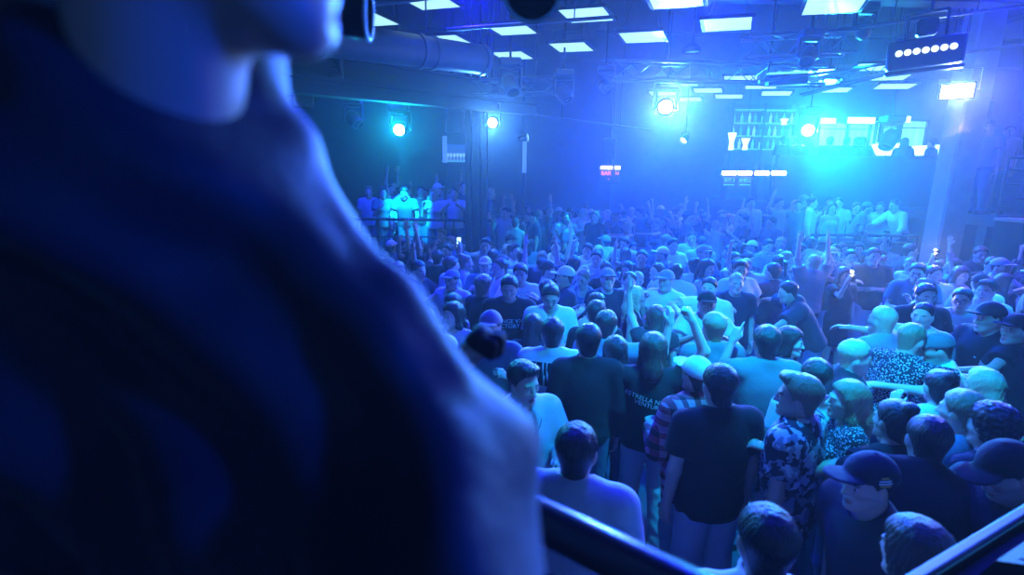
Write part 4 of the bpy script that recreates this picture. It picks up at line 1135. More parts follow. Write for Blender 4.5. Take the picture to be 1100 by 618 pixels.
# columns and pillar
def column(px, Y, w, dp, m, nm):
    x = atY(px, 200, Y).x
    g = MB(); g.box((x, Y, ZC / 2), (w * .35, dp, ZC)); g.box((x - w / 2 + .05, Y, ZC / 2), (.1, dp * 1.1, ZC)); g.box((x + w / 2 - .05, Y, ZC / 2), (.1, dp * 1.1, ZC))
    g.box((x, Y, .15), (w * 1.25, dp * 1.3, .3), bev=.02); struct(nm, g, m)
    return x
column(512, 10.0, .40, .36, BLACKM, 'column_iron')
g = MB(); x = atY(1023, 200, 9.25).x; g.box((x, 9.25, ZC / 2), (.44, .4, ZC), bev=.03); g.box((x, 9.25, .1), (.6, .55, .2), bev=.02); struct('pillar_concrete', g, CONCR)

# rails
def railing(a, b, n, z0, z1, lab, mids=(.5,), nm='railing', panel=False):
    a = Vector((a[0], a[1], 0)); b = Vector((b[0], b[1], 0)); r = empty(nm, (a.x, a.y, z0), 0, lab, 'railing')
    o = Vector((a.x, a.y, z0))
    L = lambda t, z: (a + (b - a) * t) + Vector((0, 0, z)) - o
    MB().cyl(L(0, z1), L(1, z1), .03, 12).build('handrail', RAILM, r)
    for m in mids: MB().cyl(L(0, z0 + (z1 - z0) * m), L(1, z0 + (z1 - z0) * m), .016, 8).build('bar', RAILM, r)
    for i in range(n):
        t = i / (n - 1); m = MB(); m.cyl(L(t, z0), L(t, z1), .022, 8); m.cyl(L(t, z0), L(t, z0 + .012), .05, 10); m.build('post', RAILM, r)
    return r
railing((-4.2, 10.25), (-.42, 10.25), 6, .9, 1.97, 'thin dark railing in front of the terrace guests, ending past the iron column', (.35, .68))
railing((6.2, 10.62), (8.4, 10.62), 5, .70, 1.74, 'dark railing along the lit terrace under the cyan lamp', (.3, .62))
railing((8.4, 10.66), (8.4, 12.4), 4, .70, 1.74, 'short dark return of railing at the end of the lit terrace', (.3, .62))
# DJ table, cases
r = empty('dj_table', (7.35, 10.84, .70), 0, 'dark DJ table with pale equipment behind the lit terrace railing', 'table')
MB().box((0, 0, .86), (2.0, .34, .05), bev=.01).build('table_top', BLACKM, r); MB().box((0, -.14, .42), (2.0, .03, .82)).build('front_panel', DARKW, r)
for x in (-.95, .95): MB().box((x, .13, .42), (.05, .05, .84)).build('leg', BLACKM, r)
for i, (x, lab) in enumerate(((6.9, 'pale square controller on the DJ table nearer the man in glowing white'), (7.8, 'pale square controller on the DJ table nearer the reaching man'))):
    r = empty('controller', (x, 10.83, 1.586), 0, lab, 'equipment', 'controllers on the DJ table')
    MB().box((0, 0, .05), (.42, .3, .1), bev=.012).build('case', PALEM, r); MB().lathe([(0, .1), (.12, .1), (.12, .115), (0, .118)], 20).build('jog_wheel', BLACKM, r)
    for k in range(3): MB().cyl((-.15 + k * .15, .14, .1), (-.15 + k * .15, .14, .125), .018, 10).build('knob', BLACKM, r)

# side balcony on the right, with stairs
g = MB(); g.box((11.95, 10.9, 2.15), (6.1, 2.8, .2)); struct('floor_side_balcony', g, DARKW)
g = MB(); g.box((11.95, 9.75, 1.02), (6.1, .2, 2.04)); struct('wall_side_recess', g, DARKW)
railing((8.95, 9.56), (14.9, 9.56), 7, 2.25, 3.3, 'dark three-bar railing of the side balcony beyond the concrete pillar', (.3, .55, .8))
r = empty('stair', (8.95, 9.15, 0), 0, 'dark stair with a warm-lit landing against the side balcony, beside the concrete pillar', 'stairs')
for k in range(9): MB().box((.95 + .27 * k, 0, 2.13 - .24 * k), (.3, .62, .06), bev=.01).build('step', WOODM, r)
for y in (-.33, .33): 
    m = MB(); a = Vector((.8, y, 2.1)); b = Vector((3.2, y, .05)); m.tube([a, b], .035, 6); m.build('stringer', BLACKM, r)
MB().box((.35, 0, 2.2), (.95, .66, .06), bev=.01).build('landing', mat('landing_wood', (.5, .33, .2), .6), r)
for x in (-.08, .78): MB().box((x, 0, 1.09), (.06, .6, 2.16)).build('support', BLACKM, r)
m = MB(); m.tube([Vector(q) for q in ((-.1, -.33, 2.2), (-.1, -.33, 3.1), (.8, -.33, 3.1), (3.2, -.33, 1.0))], .022, 8); m.tube([Vector(q) for q in ((.8, -.33, 3.1), (.8, -.33, 2.2))], .022, 8); m.tube([Vector(q) for q in ((3.2, -.33, 1.0), (3.2, -.33, .0))], .022, 8); m.build('handrail', RAILM, r)
r = empty('landing_lamp', (9.6, 9.3, 3.9), 0, 'small warm lamp hung over the stair landing of the side balcony', 'lamp')
MB().lathe([(0, 0), (.07, 0), (.07, .03), (0, .03)], 14).build('housing', BLACKM, r); MB().cyl((0, 0, .03), (0, 0, ZC - 3.9), .01, 6).build('cord', BLACKM, r); MB().lathe([(0, -.004), (.055, -.004), (.055, .0)], 14).build('lens', mat('warm_lens', (1, .7, .4), .3, emit=(1, .45, .15), es=8), r)
li = bpy.data.lights.new('landing_light', 'SPOT'); li.energy = 14; li.color = (1, .4, .2); li.spot_size = R(70); li.shadow_soft_size = .05; o = bpy.data.objects.new('landing_light', li); link(o, r); o.location = (0, 0, -.02)

# ------------------------------------------------------------------ overhead: duct, beams, trusses, panels
r = empty('air_duct', (0, 0, 0), 0, 'large round silver air duct running under the ceiling behind the can lamp', 'duct')
da, db = atY(292, 33, 5.6), atY(520, 65, 7.7); r.location = da; d = db - da
da0 = -d * .5
MB().cyl(da0, d, .19, 28).build('duct_tube', DUCTM, r)
for t in (.18, .62, .69, .98): 
    p = d * t; n = d.normalized(); MB().cyl(p - n * .03, p + n * .03, .205, 28).build('joint_band', DUCTM, r)
for t in (.25, .66): MB().cyl(d * t + Vector((0, 0, .19)), Vector((d.x * t, d.y * t, ZC - da.z)), .012, 6).build('hanger_rod', BLACKM, r)
def ibeam(a, b, h, w, nm):
    a = Vector(a); b = Vector(b); L = (b - a).length; M = Matrix.Translation((a + b) / 2) @ (b - a).to_track_quat('X', 'Z').to_matrix().to_4x4()
    g = MB(); g.box((0, 0, 0), (L, w * .25, h), M); g.box((0, 0, h / 2), (L, w, .04), M); g.box((0, 0, -h / 2), (L, w, .04), M); return struct(nm, g, DARKC)
ibeam(atY(250, 62, 6.0), atY(560, 105, 10.2), .36, .24, 'beam_left')
ibeam(atY(280, 86, 6.0), atY(575, 118, 10.4), .18, .2, 'beam_lower_left')
ibeam((-8.4, 8.2, 5.75), (14.9, 8.2, 5.55), .45, .3, 'beam_cross')
ibeam((-8.4, 11.6, 5.6), (14.9, 11.6, 5.45), .5, .35, 'beam_rear')
ibeam((1.5, -2.5, 5.9), (1.5, 18, 5.9), .35, .25, 'beam_long')
ibeam((8.6, -2.5, 5.8), (8.6, 18, 5.8), .35, .25, 'beam_long_right')
def truss(a, b, s, lab, rods=2):
    a = Vector(a); b = Vector(b); L = (b - a).length; M = (b - a).to_track_quat('X', 'Z').to_matrix()
    r = empty('truss', a, 0, lab, 'truss', 'lighting trusses under the ceiling'); n = max(2, int(L / (s * 1.1)))
    pts = [(-s / 2, -s / 2), (s / 2, -s / 2), (s / 2, s / 2), (-s / 2, s / 2)]
    m = MB(); q = lambda x, p: M @ Vector((x, p[0], p[1]))
    for p in pts: m.cyl(q(0, p), q(L, p), .022, 8)
    m.build('chord', STEELM, r); m = MB()
    for i in range(n):
        for j in range(4):
            p0, p1 = pts[j], pts[(j + 1) % 4]
            if i % 2: p0, p1 = p1, p0
            m.cyl(q(L * i / n, p0), q(L * (i + 1) / n, p1), .010, 5)
    m.build('lacing', STEELM, r); 
    for i in range(rods):
        t = (i + .5) / rods; w = M @ Vector((L * t, 0, s / 2)); MB().cyl(w, Vector((w.x, w.y, ZC - a.z)), .012, 6).build('hanger_chain', BLACKM, r)
    return r
truss((1.6, 8.9, 4.55), (5.0, 8.9, 4.5), .26, 'lattice truss over the big white lamp at the middle of the room')
truss(atY(505, 95, 9.2), atY(600, 92, 9.2), .24, 'short lattice truss at the top of the iron column')
truss(atY(800, 52, 7.6), atY(915, 46, 7.6), .26, 'lattice truss between the two fields of ceiling panels')
truss(atY(860, 96, 9.8), atY(1000, 60, 8.6), .2, 'slanted truss carrying the lamp bar and its bracket')
for a, b, nm, lab in ((atY(390, 6, 5), atY(560, -14, 5.4), 'p', 'thin pale conduit rising from the can lamp across the first ceiling panel'), (atY(480, 32, 6.2), atY(660, 18, 6.6), 'p', 'thin conduit crossing in front of the second row of ceiling panels'),
                      (atY(815, 88, 8.4), atY(1100, 48, 8.4), 'p', 'long dark pipe running through the lamp bar to the side wall'), (atY(900, 32, 7.5), atY(1100, 6, 7.5), 'p', 'pipe above the lamp bar under the ceiling'),
                      (atY(560, 122, 10.5), atY(700, 140, 10.9), 'p', 'pale conduit sagging towards the big white lamp')):
    r = empty('pipe', a, 0, lab, 'pipe', 'pipes under the ceiling'); MB().cyl((0, 0, 0), b - a, .022, 8).build('tube', STEELM, r)
    for t in (.3, .75): w = (b - a) * t; MB().cyl(w, Vector((w.x, w.y, ZC - a.z)), .008, 5).build('hanger_wire', BLACKM, r)

PANEL = mat('panel_diffuser', (.8, .8, .8), .4, emit=(.50, 1.0, .97), es=1.0)
near_p = [(481.8, 43), (549.5, 31), (550.3, 59.5), (630, 16), (614, 50.5), (690, 39.8), (781.5, 26), (895, 6), (461, 1), (398, 21), (726, -1), (560, -12), (985, -22)]
far_p = [(795.5, 84.2), (817.5, 92.6), (760.5, 97), (783, 103.5), (881, 88), (895, 96.5), (954, 82.7), (961, 92.6), (733.5, 89.5), (712, 100.3), (834, 100.2), (740, 106.6), (871, 78), (941, 71.8)]
CZ, TILT = 2.10, math.tan(R(2.3))
dx_ = None
def on_panel_plane(px, py):
    d = ray(px, py); k = CZ / (d.z + TILT * d.x); return EYE + d * k
proto = None
PW = .62
u_ = (on_panel_plane(*near_p[2]) - on_panel_plane(*near_p[0])); th_ = R(4)
def panel(px, py, i, far):
    global proto
    c = on_panel_plane(px, py)
    if proto is None:
        r = empty('ceiling_panel', c); 
        f = MB()
        for sx, sy, lx, ly in ((0, 1, PW, .025), (0, -1, PW, .025), (1, 0, .025, PW), (-1, 0, .025, PW)): f.box((sx * PW / 2, sy * PW / 2, .012), (lx + .02, ly, .04))
        f.box((0, 0, .03), (PW, PW, .012)); f.build('frame', BLACKM, r)
        MB().box((0, 0, .0), (PW - .02, PW - .02, .012)).build('diffuser', PANEL, r)
        m = MB()
        for sx in (-1, 1):
            for sy in (-1, 1): m.cyl((sx * PW * .4, sy * PW * .4, .03), (sx * PW * .05, sy * PW * .05, ZC - 5.2), .003, 4)
        m.build('hanging_wire', BLACKM, r); proto = r
    else:
        r = link(proto.copy())
        for ch in proto.children: link(ch.copy(), r)
        r.location = c
    r.rotation_euler = (0, R(2.3), R(-23 + 0))
    r['category'] = 'light'; r['group'] = 'square glowing panels hung from the ceiling'
    return r
NL = ['second panel from the can lamp, in the lower row', 'panel hanging over the can lamp conduit, tilted square to the lens', 'lowest panel of the near field, above the iron column', 'panel between the dark spotlight tip and the broad top panel', 'panel in the lowest row beside the one over the column', 'panel at the far corner of the near field, alone over the violet haze',
      'second largest panel of the near field, next to the lamp truss', 'broad panel nearest the lamp bar', 'panel cut by the top edge above the can lamp', 'panel half hidden behind the can lamp', 'panel cut by the top edge over the middle', 'panel just outside above the spotlight tip', 'panel just outside above the lamp bar']
FL = ['back panel just under the lattice truss', 'panel in the middle of the far field', 'panel over the hazy lamp, third from the wall', 'panel under the middle of the far field', 'panel whitened by the bracket over the cyan lamp', 'panel straight above the cyan lamp', 'panel touching the lamp bar', 'lowest panel near the flood lamp', 'panel cut by the hanging bracket over the big white lamp', 'panel directly above the big white lamp', 'panel low in the far field above the back bar', 'small panel beside the big white lamp', 'thin panel behind the black bracket', 'panel partly behind the lamp bar']
for i, q in enumerate(near_p): panel(*q, i, 0)['label'] = 'glowing square ceiling ' + NL[i]
for i, q in enumerate(far_p): panel(*q, i, 1)['label'] = 'glowing square far ceiling ' + FL[i]

# ------------------------------------------------------------------ lamps
LENS = {}
def lens(col, es):
    k = 'lens_%s_%s' % (col, es)
    return mat(k, (.5, .5, .5), .1, emit=col, es=es)
def spot(parent, loc, target, energy, col, size, blend=.35, r=.05):
    li = bpy.data.lights.new('beam_light', 'SPOT'); li.energy = energy; li.color = col; li.spot_size = R(size); li.spot_blend = blend; li.shadow_soft_size = r
    o = bpy.data.objects.new('beam_light', li); link(o, parent); o.location = loc
    o.rotation_euler = (Vector(target) - Vector(parent.location) - Vector(loc)).to_track_quat('-Z', 'Y').to_euler(); return o
def can_lamp(pos, target, rad, length, label, group, col=None, es=0, mtl=None, rim=None, hang=True):
    """round can spotlight: body, rim, lens, yoke and clamp"""
    r = empty('can_spotlight', pos, 0, label, 'spotlight', group); M = (Vector(target) - Vector(pos)).to_track_quat('Z', 'Y').to_matrix().to_4x4()
    mtl = mtl or BLACKM
    MB().lathe([(0, -length * .75), (rad * .55, -length * .72), (rad * .8, -length * .45), (rad * .97, -length * .2), (rad, length * .25), (rad * .96, length * .25), (rad * .9, -length * .05), (0, -length * .05)], 24, M).build('can', mtl, r)
    MB().lathe([(rad * .97, length * .22), (rad * 1.08, length * .23), (rad * 1.08, length * .27), (rad * .93, length * .27)], 24, M, True).build('rim', rim or PALEM, r)
    MB().lathe([(0, length * .12), (rad * .9, length * .05), (rad * .93, length * .02)], 24, M).build('lens', lens(col, es) if col else GLASSP, r)
    m = MB(); a = M @ Vector((rad * 1.15, 0, -length * .2)); b = M @ Vector((-rad * 1.15, 0, -length * .2)); up = Vector((0, 0, rad * 1.6))
    m.tube([a, a + up, b + up, b], rad * .09, 6); m.build('yoke', mtl, r)
    if hang:
        t = (a + b) / 2 + up; MB().cyl(t, Vector((t.x, t.y, ZC - pos[2])), .015, 8).build('drop_pipe', BLACKM, r)
    return r
def moving_head(pos, target, s, label, group, col=None, es=0, up=True, mtl=None):
    r = empty('moving_head', pos, 0, label, 'spotlight', group); mtl = mtl or BLACKM
    M = (Vector(target) - Vector(pos)).to_track_quat('Z', 'Y').to_matrix().to_4x4(); k = 1 if up else -1
    MB().lathe([(0, -.17 * s), (.10 * s, -.16 * s), (.14 * s, -.06 * s), (.13 * s, .08 * s), (.115 * s, .17 * s), (.1 * s, .17 * s), (.095 * s, .15 * s), (0, .15 * s)], 20, M).build('head', mtl, r)
    MB().lathe([(0, .165 * s), (.085 * s, .158 * s), (.095 * s, .152 * s)], 20, M).build('lens', lens(col, es) if col else GLASSP, r)
    m = MB()
    for e in (-1, 1): m.box((.165 * s * e, 0, .10 * s * k), (.05 * s, .11 * s, .30 * s), bev=.02 * s)
    m.box((0, 0, .25 * s * k), (.38 * s, .12 * s, .06 * s), bev=.02 * s); m.build('yoke', mtl, r)
    MB().box((0, 0, .34 * s * k), (.34 * s, .26 * s, .12 * s), bev=.02 * s).build('base', mtl, r)
    if up: MB().cyl((0, 0, .40 * s), (0, 0, ZC - pos[2]), .018, 8).build('drop_pipe', BLACKM, r)
    return r
GL_ = 'stage lamps hung over the club'
# dark can lamp and spotlight tip close over the balcony
c = atD(378, 12, 1.35); can_lamp(c, c + Vector((1, .10, -.08)), .054, .15, 'black can spotlight with a cyan-lit edge hanging by the jacketed person', GL_, rim=mat('cyan_lit_rim', (.55, .9, .95), .3), mtl=mat('can_black', (.012, .012, .014), .5))  # cyan light caught by the rim is painted into its colour
c = atD(573, -12, 1.5); can_lamp(c, c + Vector((-.12, -1, -.4)), .070, .16, 'dark rounded spotlight tip with cyan-lit edges at the top of the view', GL_, rim=mat('cyan_lit_rim', (.55, .9, .95), .3), mtl=mat('can_black', (.012, .012, .014), .5))  # same rim material, cyan light painted in
BLUE = (.008, .012, 1.0); DEEP = (.008, .003, 1.0); CYAN = (.0, .46, 1.0); VIOL = (.09, .05, 1.0); ICE = (.35, .8, 1.0)
# lit lamps
c = atY(430, 138, 9.6); r = moving_head(c, atY(420, 150, 8.6), 1.0, 'moving head burning cyan to the side of the iron column', GL_, (.35, 1, 1), 40)
spot(r, (atY(438, 214, 10.7) - c).normalized() * .26, atY(438, 214, 10.7), 2200, CYAN, 40, .7); spot(r, (0, -.25, 0), EYE, 900, (.0, .6, 1), 60, 1)
c = atY(529, 132, 9.5); r = moving_head(c, c + (EYE - c) * .5, .8, 'moving head burning white on the iron column', GL_, (.75, 1, 1), 60)
spot(r, (0, -.22, -.02), (1.5, 3, 0), 500, (.05, .25, 1), 120); spot(r, (0, -.22, -.02), EYE, 1000, (.12, .5, 1), 60, 1)
c = atY(715, 115, 10.6); r = moving_head(c, c + (EYE - c) * .5, 1.3, 'largest moving head, glaring white in the violet haze over the rear floor', GL_, (.8, .95, 1), 60)
spot(r, (0, -.3, -.03), (3.2, 6, 1.6), 9000, (.0, .065, 1.0), 140, .9, .12); spot(r, (0, -.34, -.03), EYE, 4600, (.13, .24, 1.0), 62, 1, .1)
c = atY(868, 140, 12.6); r = moving_head(c, c + (EYE - c) * .5, 1.3, 'moving head glaring cyan-white before the gallery panes', GL_, (.5, 1, 1), 60)
spot(r, (0, -.3, -.05), (7.6, 10.4, 1.6), 650, CYAN, 70, .9); spot(r, (0, -.34, -.02), EYE, 4600, (.03, .55, 1), 64, 1); spot(r, (0, -.3, .0), (5.2, 3.8, 1.2), 4500, CYAN, 44, .5); spot(r, (0, -.3, .1), (12, 9.5, 5.2), 1400, CYAN, 24, .4)
# flood lamp
c = atY(1028, 98, 8.8)
r = empty('flood_lamp', c, 0, 'rectangular flood lamp blazing white beside the concrete pillar', 'floodlight', GL_)
M = (EYE + Vector((0, 0, -.8)) - c).to_track_quat('Z', 'Y').to_matrix().to_4x4()
MB().box((0, 0, -.06), (.46, .26, .14), M, bev=.02).build('housing', BLACKM, r); MB().box((0, 0, .014), (.40, .20, .01), M).build('lens', lens((.8, .92, 1), 40), r)
m = MB(); m.tube([M @ Vector(q) for q in ((-.27, 0, -.05), (-.27, .3, -.05), (.27, .34, -.05), (.27, 0, -.05))], .014, 6); m.build('bracket', STEELM, r); MB().cyl((0, 0, .3), (0, 0, ZC - c.z), .016, 8).build('drop_pipe', BLACKM, r)
spot(r, M @ Vector((0, 0, .05)), (7.0, 4.0, .8), 2600, VIOL, 120, .8, .1); spot(r, M @ Vector((.1, 0, .06)), atY(1012, 260, 11.5), 2500, VIOL, 22, .3); spot(r, M @ Vector((0, 0, .06)), EYE, 1500, (.2, .4, 1), 64, 1, .1); spot(r, M @ Vector((.1, 0, .06)), (14.5, 7.0, 6.0), 2500, VIOL, 26, .4)
# lamps out of the picture, over the dance floor and beside the balcony
c = Vector((1.7, 2.9, 4.6)); r = moving_head(c, (2.0, 4.2, 1), 1.0, 'moving head over the front of the dance floor throwing cyan light down', GL_, (.4, 1, 1), 10); spot(r, (0, -.05, -.2), (2.1, 4.3, 1.3), 1900, (.0, .46, 1), 74, .8, .08)
c = Vector((1.5, 2.1, 4.7)); r = moving_head(c, (.2, 3.1, 1.4), 1.0, 'added moving head over the balcony rail lighting the men below it cyan', GL_, (.4, 1, 1), 10); spot(r, (-.05, .05, -.2), (.15, 3.0, 1.45), 520, (.0, .5, 1), 26, .6, .06)  # second spot added to put cyan on the man in the open shirt
c = Vector((2.6, -.35, 3.35)); r = moving_head(c, (-.1, .45, 2.9), 1.0, 'added unseen moving head beside the balcony washing the jacketed person blue', GL_, (.1, .3, 1), 10); spot(r, (-.17, .04, -.03), (-.12, .45, 2.78), 360, (.0, .05, 1), 21, .8, .08)  # lamp added to bring blue onto the jacket sleeve and face
for (x, y, z, t, e, sz, lab) in ((5.0, 8.0, 5.0, (7.3, 11.3, 2.0), 1700, 30, 'added moving head under the ceiling lighting the terrace guests cyan'), (2.2, 7.0, 5.1, (.9, 10.2, 1.3), 1500, 30, 'added moving head under the ceiling lighting the dancers past the column cyan'), (4.2, 6.4, 5.1, (3.9, 9.6, 1.2), 700, 34, 'added moving head under the ceiling lighting the middle of the crowd'), (6.8, 5.6, 5.0, (5.6, 5.6, 1.2), 1000, 50, 'added moving head under the ceiling lighting the dancers by the bare floor')):  # spots added for cyan on the terrace guests and the mid crowd
    c = Vector((x, y, z)); r = moving_head(c, t, .8, lab, GL_, (.4, 1, 1), 3); d = (Vector(t) - c).normalized(); spot(r, d * .18, t, e, CYAN, sz, .7, .06)
# small lamps
c = atY(564, 148, 10.8); r = can_lamp(c, c + Vector((1, -.35, .12)), .07, .2, 'small can spotlight sending a thin beam across the haze, atop a pale post', GL_, (.5, 1, 1), 25); spot(r, Vector((5, -1.6, .75)).normalized() * .2, c + Vector((5, -1.6, .75)), 900, (.0, .35, 1), 18)
c = atY(735, 150, 11.6); r = can_lamp(c, c + Vector((-.8, -.5, -.75)), .08, .2, 'small can spotlight throwing a cyan beam down to the rear floor', GL_, (.6, 1, 1), 25); spot(r, (atY(640, 215, 11.2) - c).normalized() * .2, atY(640, 215, 11.2), 2200, (.0, .4, 1), 24)
# lamp bar with seven beads
c = atY(993, 57, 7.0)
r = empty('lamp_bar', c, 0, 'dark lamp bar with a row of seven round beads under the ceiling', 'light bar', GL_)
M = Matrix.Rotation(R(-4), 4, 'Y') @ Matrix.Rotation(R(-32), 4, 'Z')
MB().box((0, 0, 0), (.78, .2, .34), M, bev=.02).build('housing', BLACKM, r); MB().box((0, -.02, -.21), (.80, .16, .05), M, bev=.01).build('lower_rail', BLACKM, r)
for k in range(7):
    q = M @ Vector((-.27 + k * .09, -.105, .02)); MB().lathe([(0, 0), (.026, .002), (.032, .012), (.034, .03), (.038, .03), (.038, -.02)], 14, frame_to(q, q + (M.to_3x3() @ Vector((0, -1, -.2))))).build('bead', lens((.75, .95, 1), 1.6), r)
MB().box((0, 0, .3), (.22, .16, .2), M, bev=.03).build('motor', BLACKM, r)
m = MB(); m.tube([M @ Vector(q) for q in ((-.2, 0, .17), (-.2, 0, .48), (.2, 0, .48), (.2, 0, .17))], .02, 6); m.build('yoke', BLACKM, r); MB().cyl((0, 0, .48), (0, 0, ZC - c.z), .02, 8).build('drop_pipe', BLACKM, r)
# dark lamps at rest
for px, py, Y, s, tx, lab in ((955, 150, 11.8, 1.25, (-.5, -.3, -.9), 'black moving head at rest hanging before the brightest gallery pane'), (548, 92, 8.6, 1.0, (.3, -.6, -.8), 'grey moving head slung under the short truss by the column'), (605, 100, 9.0, .9, (.5, -.4, -.8), 'moving head at rest past the short truss, under the lowest panels'),
                              (868, 60, 7.4, .8, (-.4, -.6, -.7), 'small moving head slung beside the middle lattice truss'), (356, 82, 7.0, .8, (.6, -.3, -.6), 'pale moving head catching light under the left beam'), (650, 92, 9.6, .8, (.2, -.7, -.6), 'moving head at rest just before the violet haze'), (380, 128, 9.4, .9, (.6, -.4, -.6), 'moving head hanging over the terrace guests near the jacket')):
    c = atY(px, py, Y); moving_head(c, c + Vector(tx), s, lab, 'stage lamps at rest under the ceiling', mtl=mat('grey_shell', (.12, .12, .13), .4))
# bracketed screen lamp
c = atY(845, 86, 8.6); r = empty('hanging_bracket', c, 0, 'black bracket box with a bright upper edge between far ceiling panels', 'bracket', GL_)
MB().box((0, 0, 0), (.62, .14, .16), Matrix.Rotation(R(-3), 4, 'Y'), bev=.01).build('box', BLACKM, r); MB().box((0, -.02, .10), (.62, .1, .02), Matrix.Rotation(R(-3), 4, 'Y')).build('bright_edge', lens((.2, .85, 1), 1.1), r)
for x in (-.3, .3): MB().cyl((x, 0, 0), (x, 0, ZC - c.z), .014, 6).build('arm', BLACKM, r)
# loudspeakers
def loudspeaker(c, rz, tilt, s, lab):
    r = empty('loudspeaker', c, 0, lab, 'loudspeaker', 'loudspeakers on brackets'); M = Matrix.Rotation(rz, 4, 'Z') @ Matrix.Rotation(tilt, 4, 'X')
    MB().box((0, 0, 0), (.42 * s, .36 * s, .66 * s), M, bev=.03).build('cabinet', mat('speaker_black', (.03, .03, .033), .6), r); MB().box((0, -.185 * s, 0), (.37 * s, .014, .6 * s), M, bev=.006).build('grille', mat('speaker_grille', (.10, .10, .11), .5, .5, bump=.6, bscale=300), r)
    MB().cyl(M @ Vector((0, .18 * s, .1)), M @ Vector((0, .18 * s, .1)) + Vector((0, .1, ZC - c.z - .1)), .02, 8).build('bracket', BLACKM, r)
loudspeaker(atY(487, 130, 9.2), R(20), R(12), .62, 'loudspeaker tilted down beside the iron column'); loudspeaker(atY(655, 160, 12.5), R(-15), R(12), .7, 'loudspeaker fading into the violet haze over the rear sign'); loudspeaker(atY(322, 96, 7.2), R(40), R(10), .7, 'loudspeaker half hidden behind the jacketed person'); loudspeaker(atY(1055, 120, 10), R(-20), R(8), .6, 'loudspeaker above the side balcony railing')
# pale posts, and the shelf of bottles behind the column
for px, y0, y1, lab in ((478, 146, 175, 'short pale lit panel by the terrace, this side of the column'), (563, 152, 186, 'pale lit post under the small can spotlight')):
    a = atY(px, y0, 11.2); b = atY(px, y1, 11.2); r = empty('lit_post', (b.x, 11.2, 0.9 if px < 530 else .35), 0, lab, 'post', 'pale lit posts'); z0 = r.location.z
    MB().box((0, 0, (a.z - z0 + b.z - z0) / 2), (.09, .06, a.z - b.z), bev=.01).build('lit_panel', mat('post_glow', (.4, .4, .45), .4, emit=(.12, .3, 1), es=.6), r); MB().box((0, .03, (a.z - z0) / 2), (.06, .04, a.z - z0), bev=.005).build('stand', BLACKM, r)
    MB().box((0, .03, .01), (.3, .3, .02)).build('foot', BLACKM, r)
a = atY(491, 168, 12.9)
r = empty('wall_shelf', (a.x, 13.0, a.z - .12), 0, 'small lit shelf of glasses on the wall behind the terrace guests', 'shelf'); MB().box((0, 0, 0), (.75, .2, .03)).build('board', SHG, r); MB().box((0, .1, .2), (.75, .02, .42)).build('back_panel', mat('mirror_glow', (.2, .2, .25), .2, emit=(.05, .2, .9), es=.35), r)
for x in (-.3, .3): MB().box((x, .05, -.08), (.03, .12, .14)).build('bracket', BLACKM, r)
g0 = None
for j in range(9):
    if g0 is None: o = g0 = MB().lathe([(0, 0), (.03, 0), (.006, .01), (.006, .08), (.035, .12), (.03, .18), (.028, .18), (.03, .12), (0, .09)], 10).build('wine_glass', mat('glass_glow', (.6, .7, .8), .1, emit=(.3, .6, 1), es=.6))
    else: o = link(g0.copy())
    o.location = (a.x - .32 + j * .08, 12.98, a.z - .105); tag(o, 'wine glass standing on the small lit wall shelf', 'glass', 'glasses on the wall shelf')

# blue ambient fill for the club: lamps added along the ceiling, some unseen
WL = 0
for i, (x, y, e, col, tx, ty, vis) in enumerate(((-.5, 6.6, 300, DEEP, .5, 3.6, 1), (2.6, 7.4, 300, BLUE, 1.8, 4.2, 1), (5.6, 6.6, 280, BLUE, 4, 3.4, 0), (9.0, 6.2, 280, BLUE, 7.0, 4.0, 0), (-2.5, 9.4, 200, BLUE, -2.5, 9.5, 1), (3.4, 10.6, 240, BLUE, 3, 8.5, 1), (7.9, 10.0, 240, BLUE, 7, 7.5, 1), (1.4, 3.4, 120, DEEP, 2.0, 3.0, 0), (12.6, 9.0, 120, DEEP, 12, 9, 0), (5.0, 14.0, 600, BLUE, 4, 12, 1))):
    z = 5.25
    r = empty('fill_light', (x, y, z), 0, 'blue fill lamp added on the ceiling', 'light', 'blue fill lamps added on the ceiling'); r['label'] = 'round blue fill lamp added on the dark ceiling among trusses and beams'  # fixture added to carry the ambient blue fill
    MB().lathe([(0, .12), (.12, .11), (.17, .05), (.18, -.04), (.165, -.04), (.15, .0), (0, .01)], 20).build('housing', BLACKM, r); MB().lathe([(0, -.012), (.15, -.006), (.155, .0)], 20).build('lens', lens((.05, .2, 1), 2.0), r)
    MB().cyl((0, 0, .1), (0, 0, ZC - z), .016, 8).build('drop_pipe', BLACKM, r)
    spot(r, (0, 0, -.05), (tx, ty, 0), e * 7, col, 120, .9, .15)
# haze in the air of the whole room (its box lies outside the walls)
hz = MB().box(((XL + XR) / 2, (YB + YF) / 2, ZC / 2), (XR - XL + .8, YB - YF + .8, ZC + .8)).build('haze', bpy.data.materials.new('haze_air'))
hm = hz.data.materials[0]; hm.use_nodes = True; nt = hm.node_tree; nt.nodes.remove(nt.nodes['Principled BSDF'])
vs = nt.nodes.new('ShaderNodeVolumeScatter'); gp = nt.nodes.new('ShaderNodeNewGeometry'); sx = nt.nodes.new('ShaderNodeSeparateXYZ'); nt.links.new(gp.outputs['Position'], sx.inputs[0])
mr = nt.nodes.new('ShaderNodeMapRange'); mr.interpolation_type = 'SMOOTHSTEP'   # the haze hangs thicker at the far, stage end of the room
for i, v in ((1, 3.5), (2, 11.5), (3, .004), (4, .023)): mr.inputs[i].default_value = v
nt.links.new(sx.outputs['Y'], mr.inputs[0]); nt.links.new(mr.outputs[0], vs.inputs['Density'])
vs.inputs['Density'].default_value = .022; vs.inputs['Anisotropy'].default_value = .5; vs.inputs['Color'].default_value = (.95, .97, 1, 1)
nt.links.new(vs.outputs[0], nt.nodes['Material Output'].inputs['Volume']); tag(hz, 'thin haze filling the air of the club', 'haze', None, 'stuff')

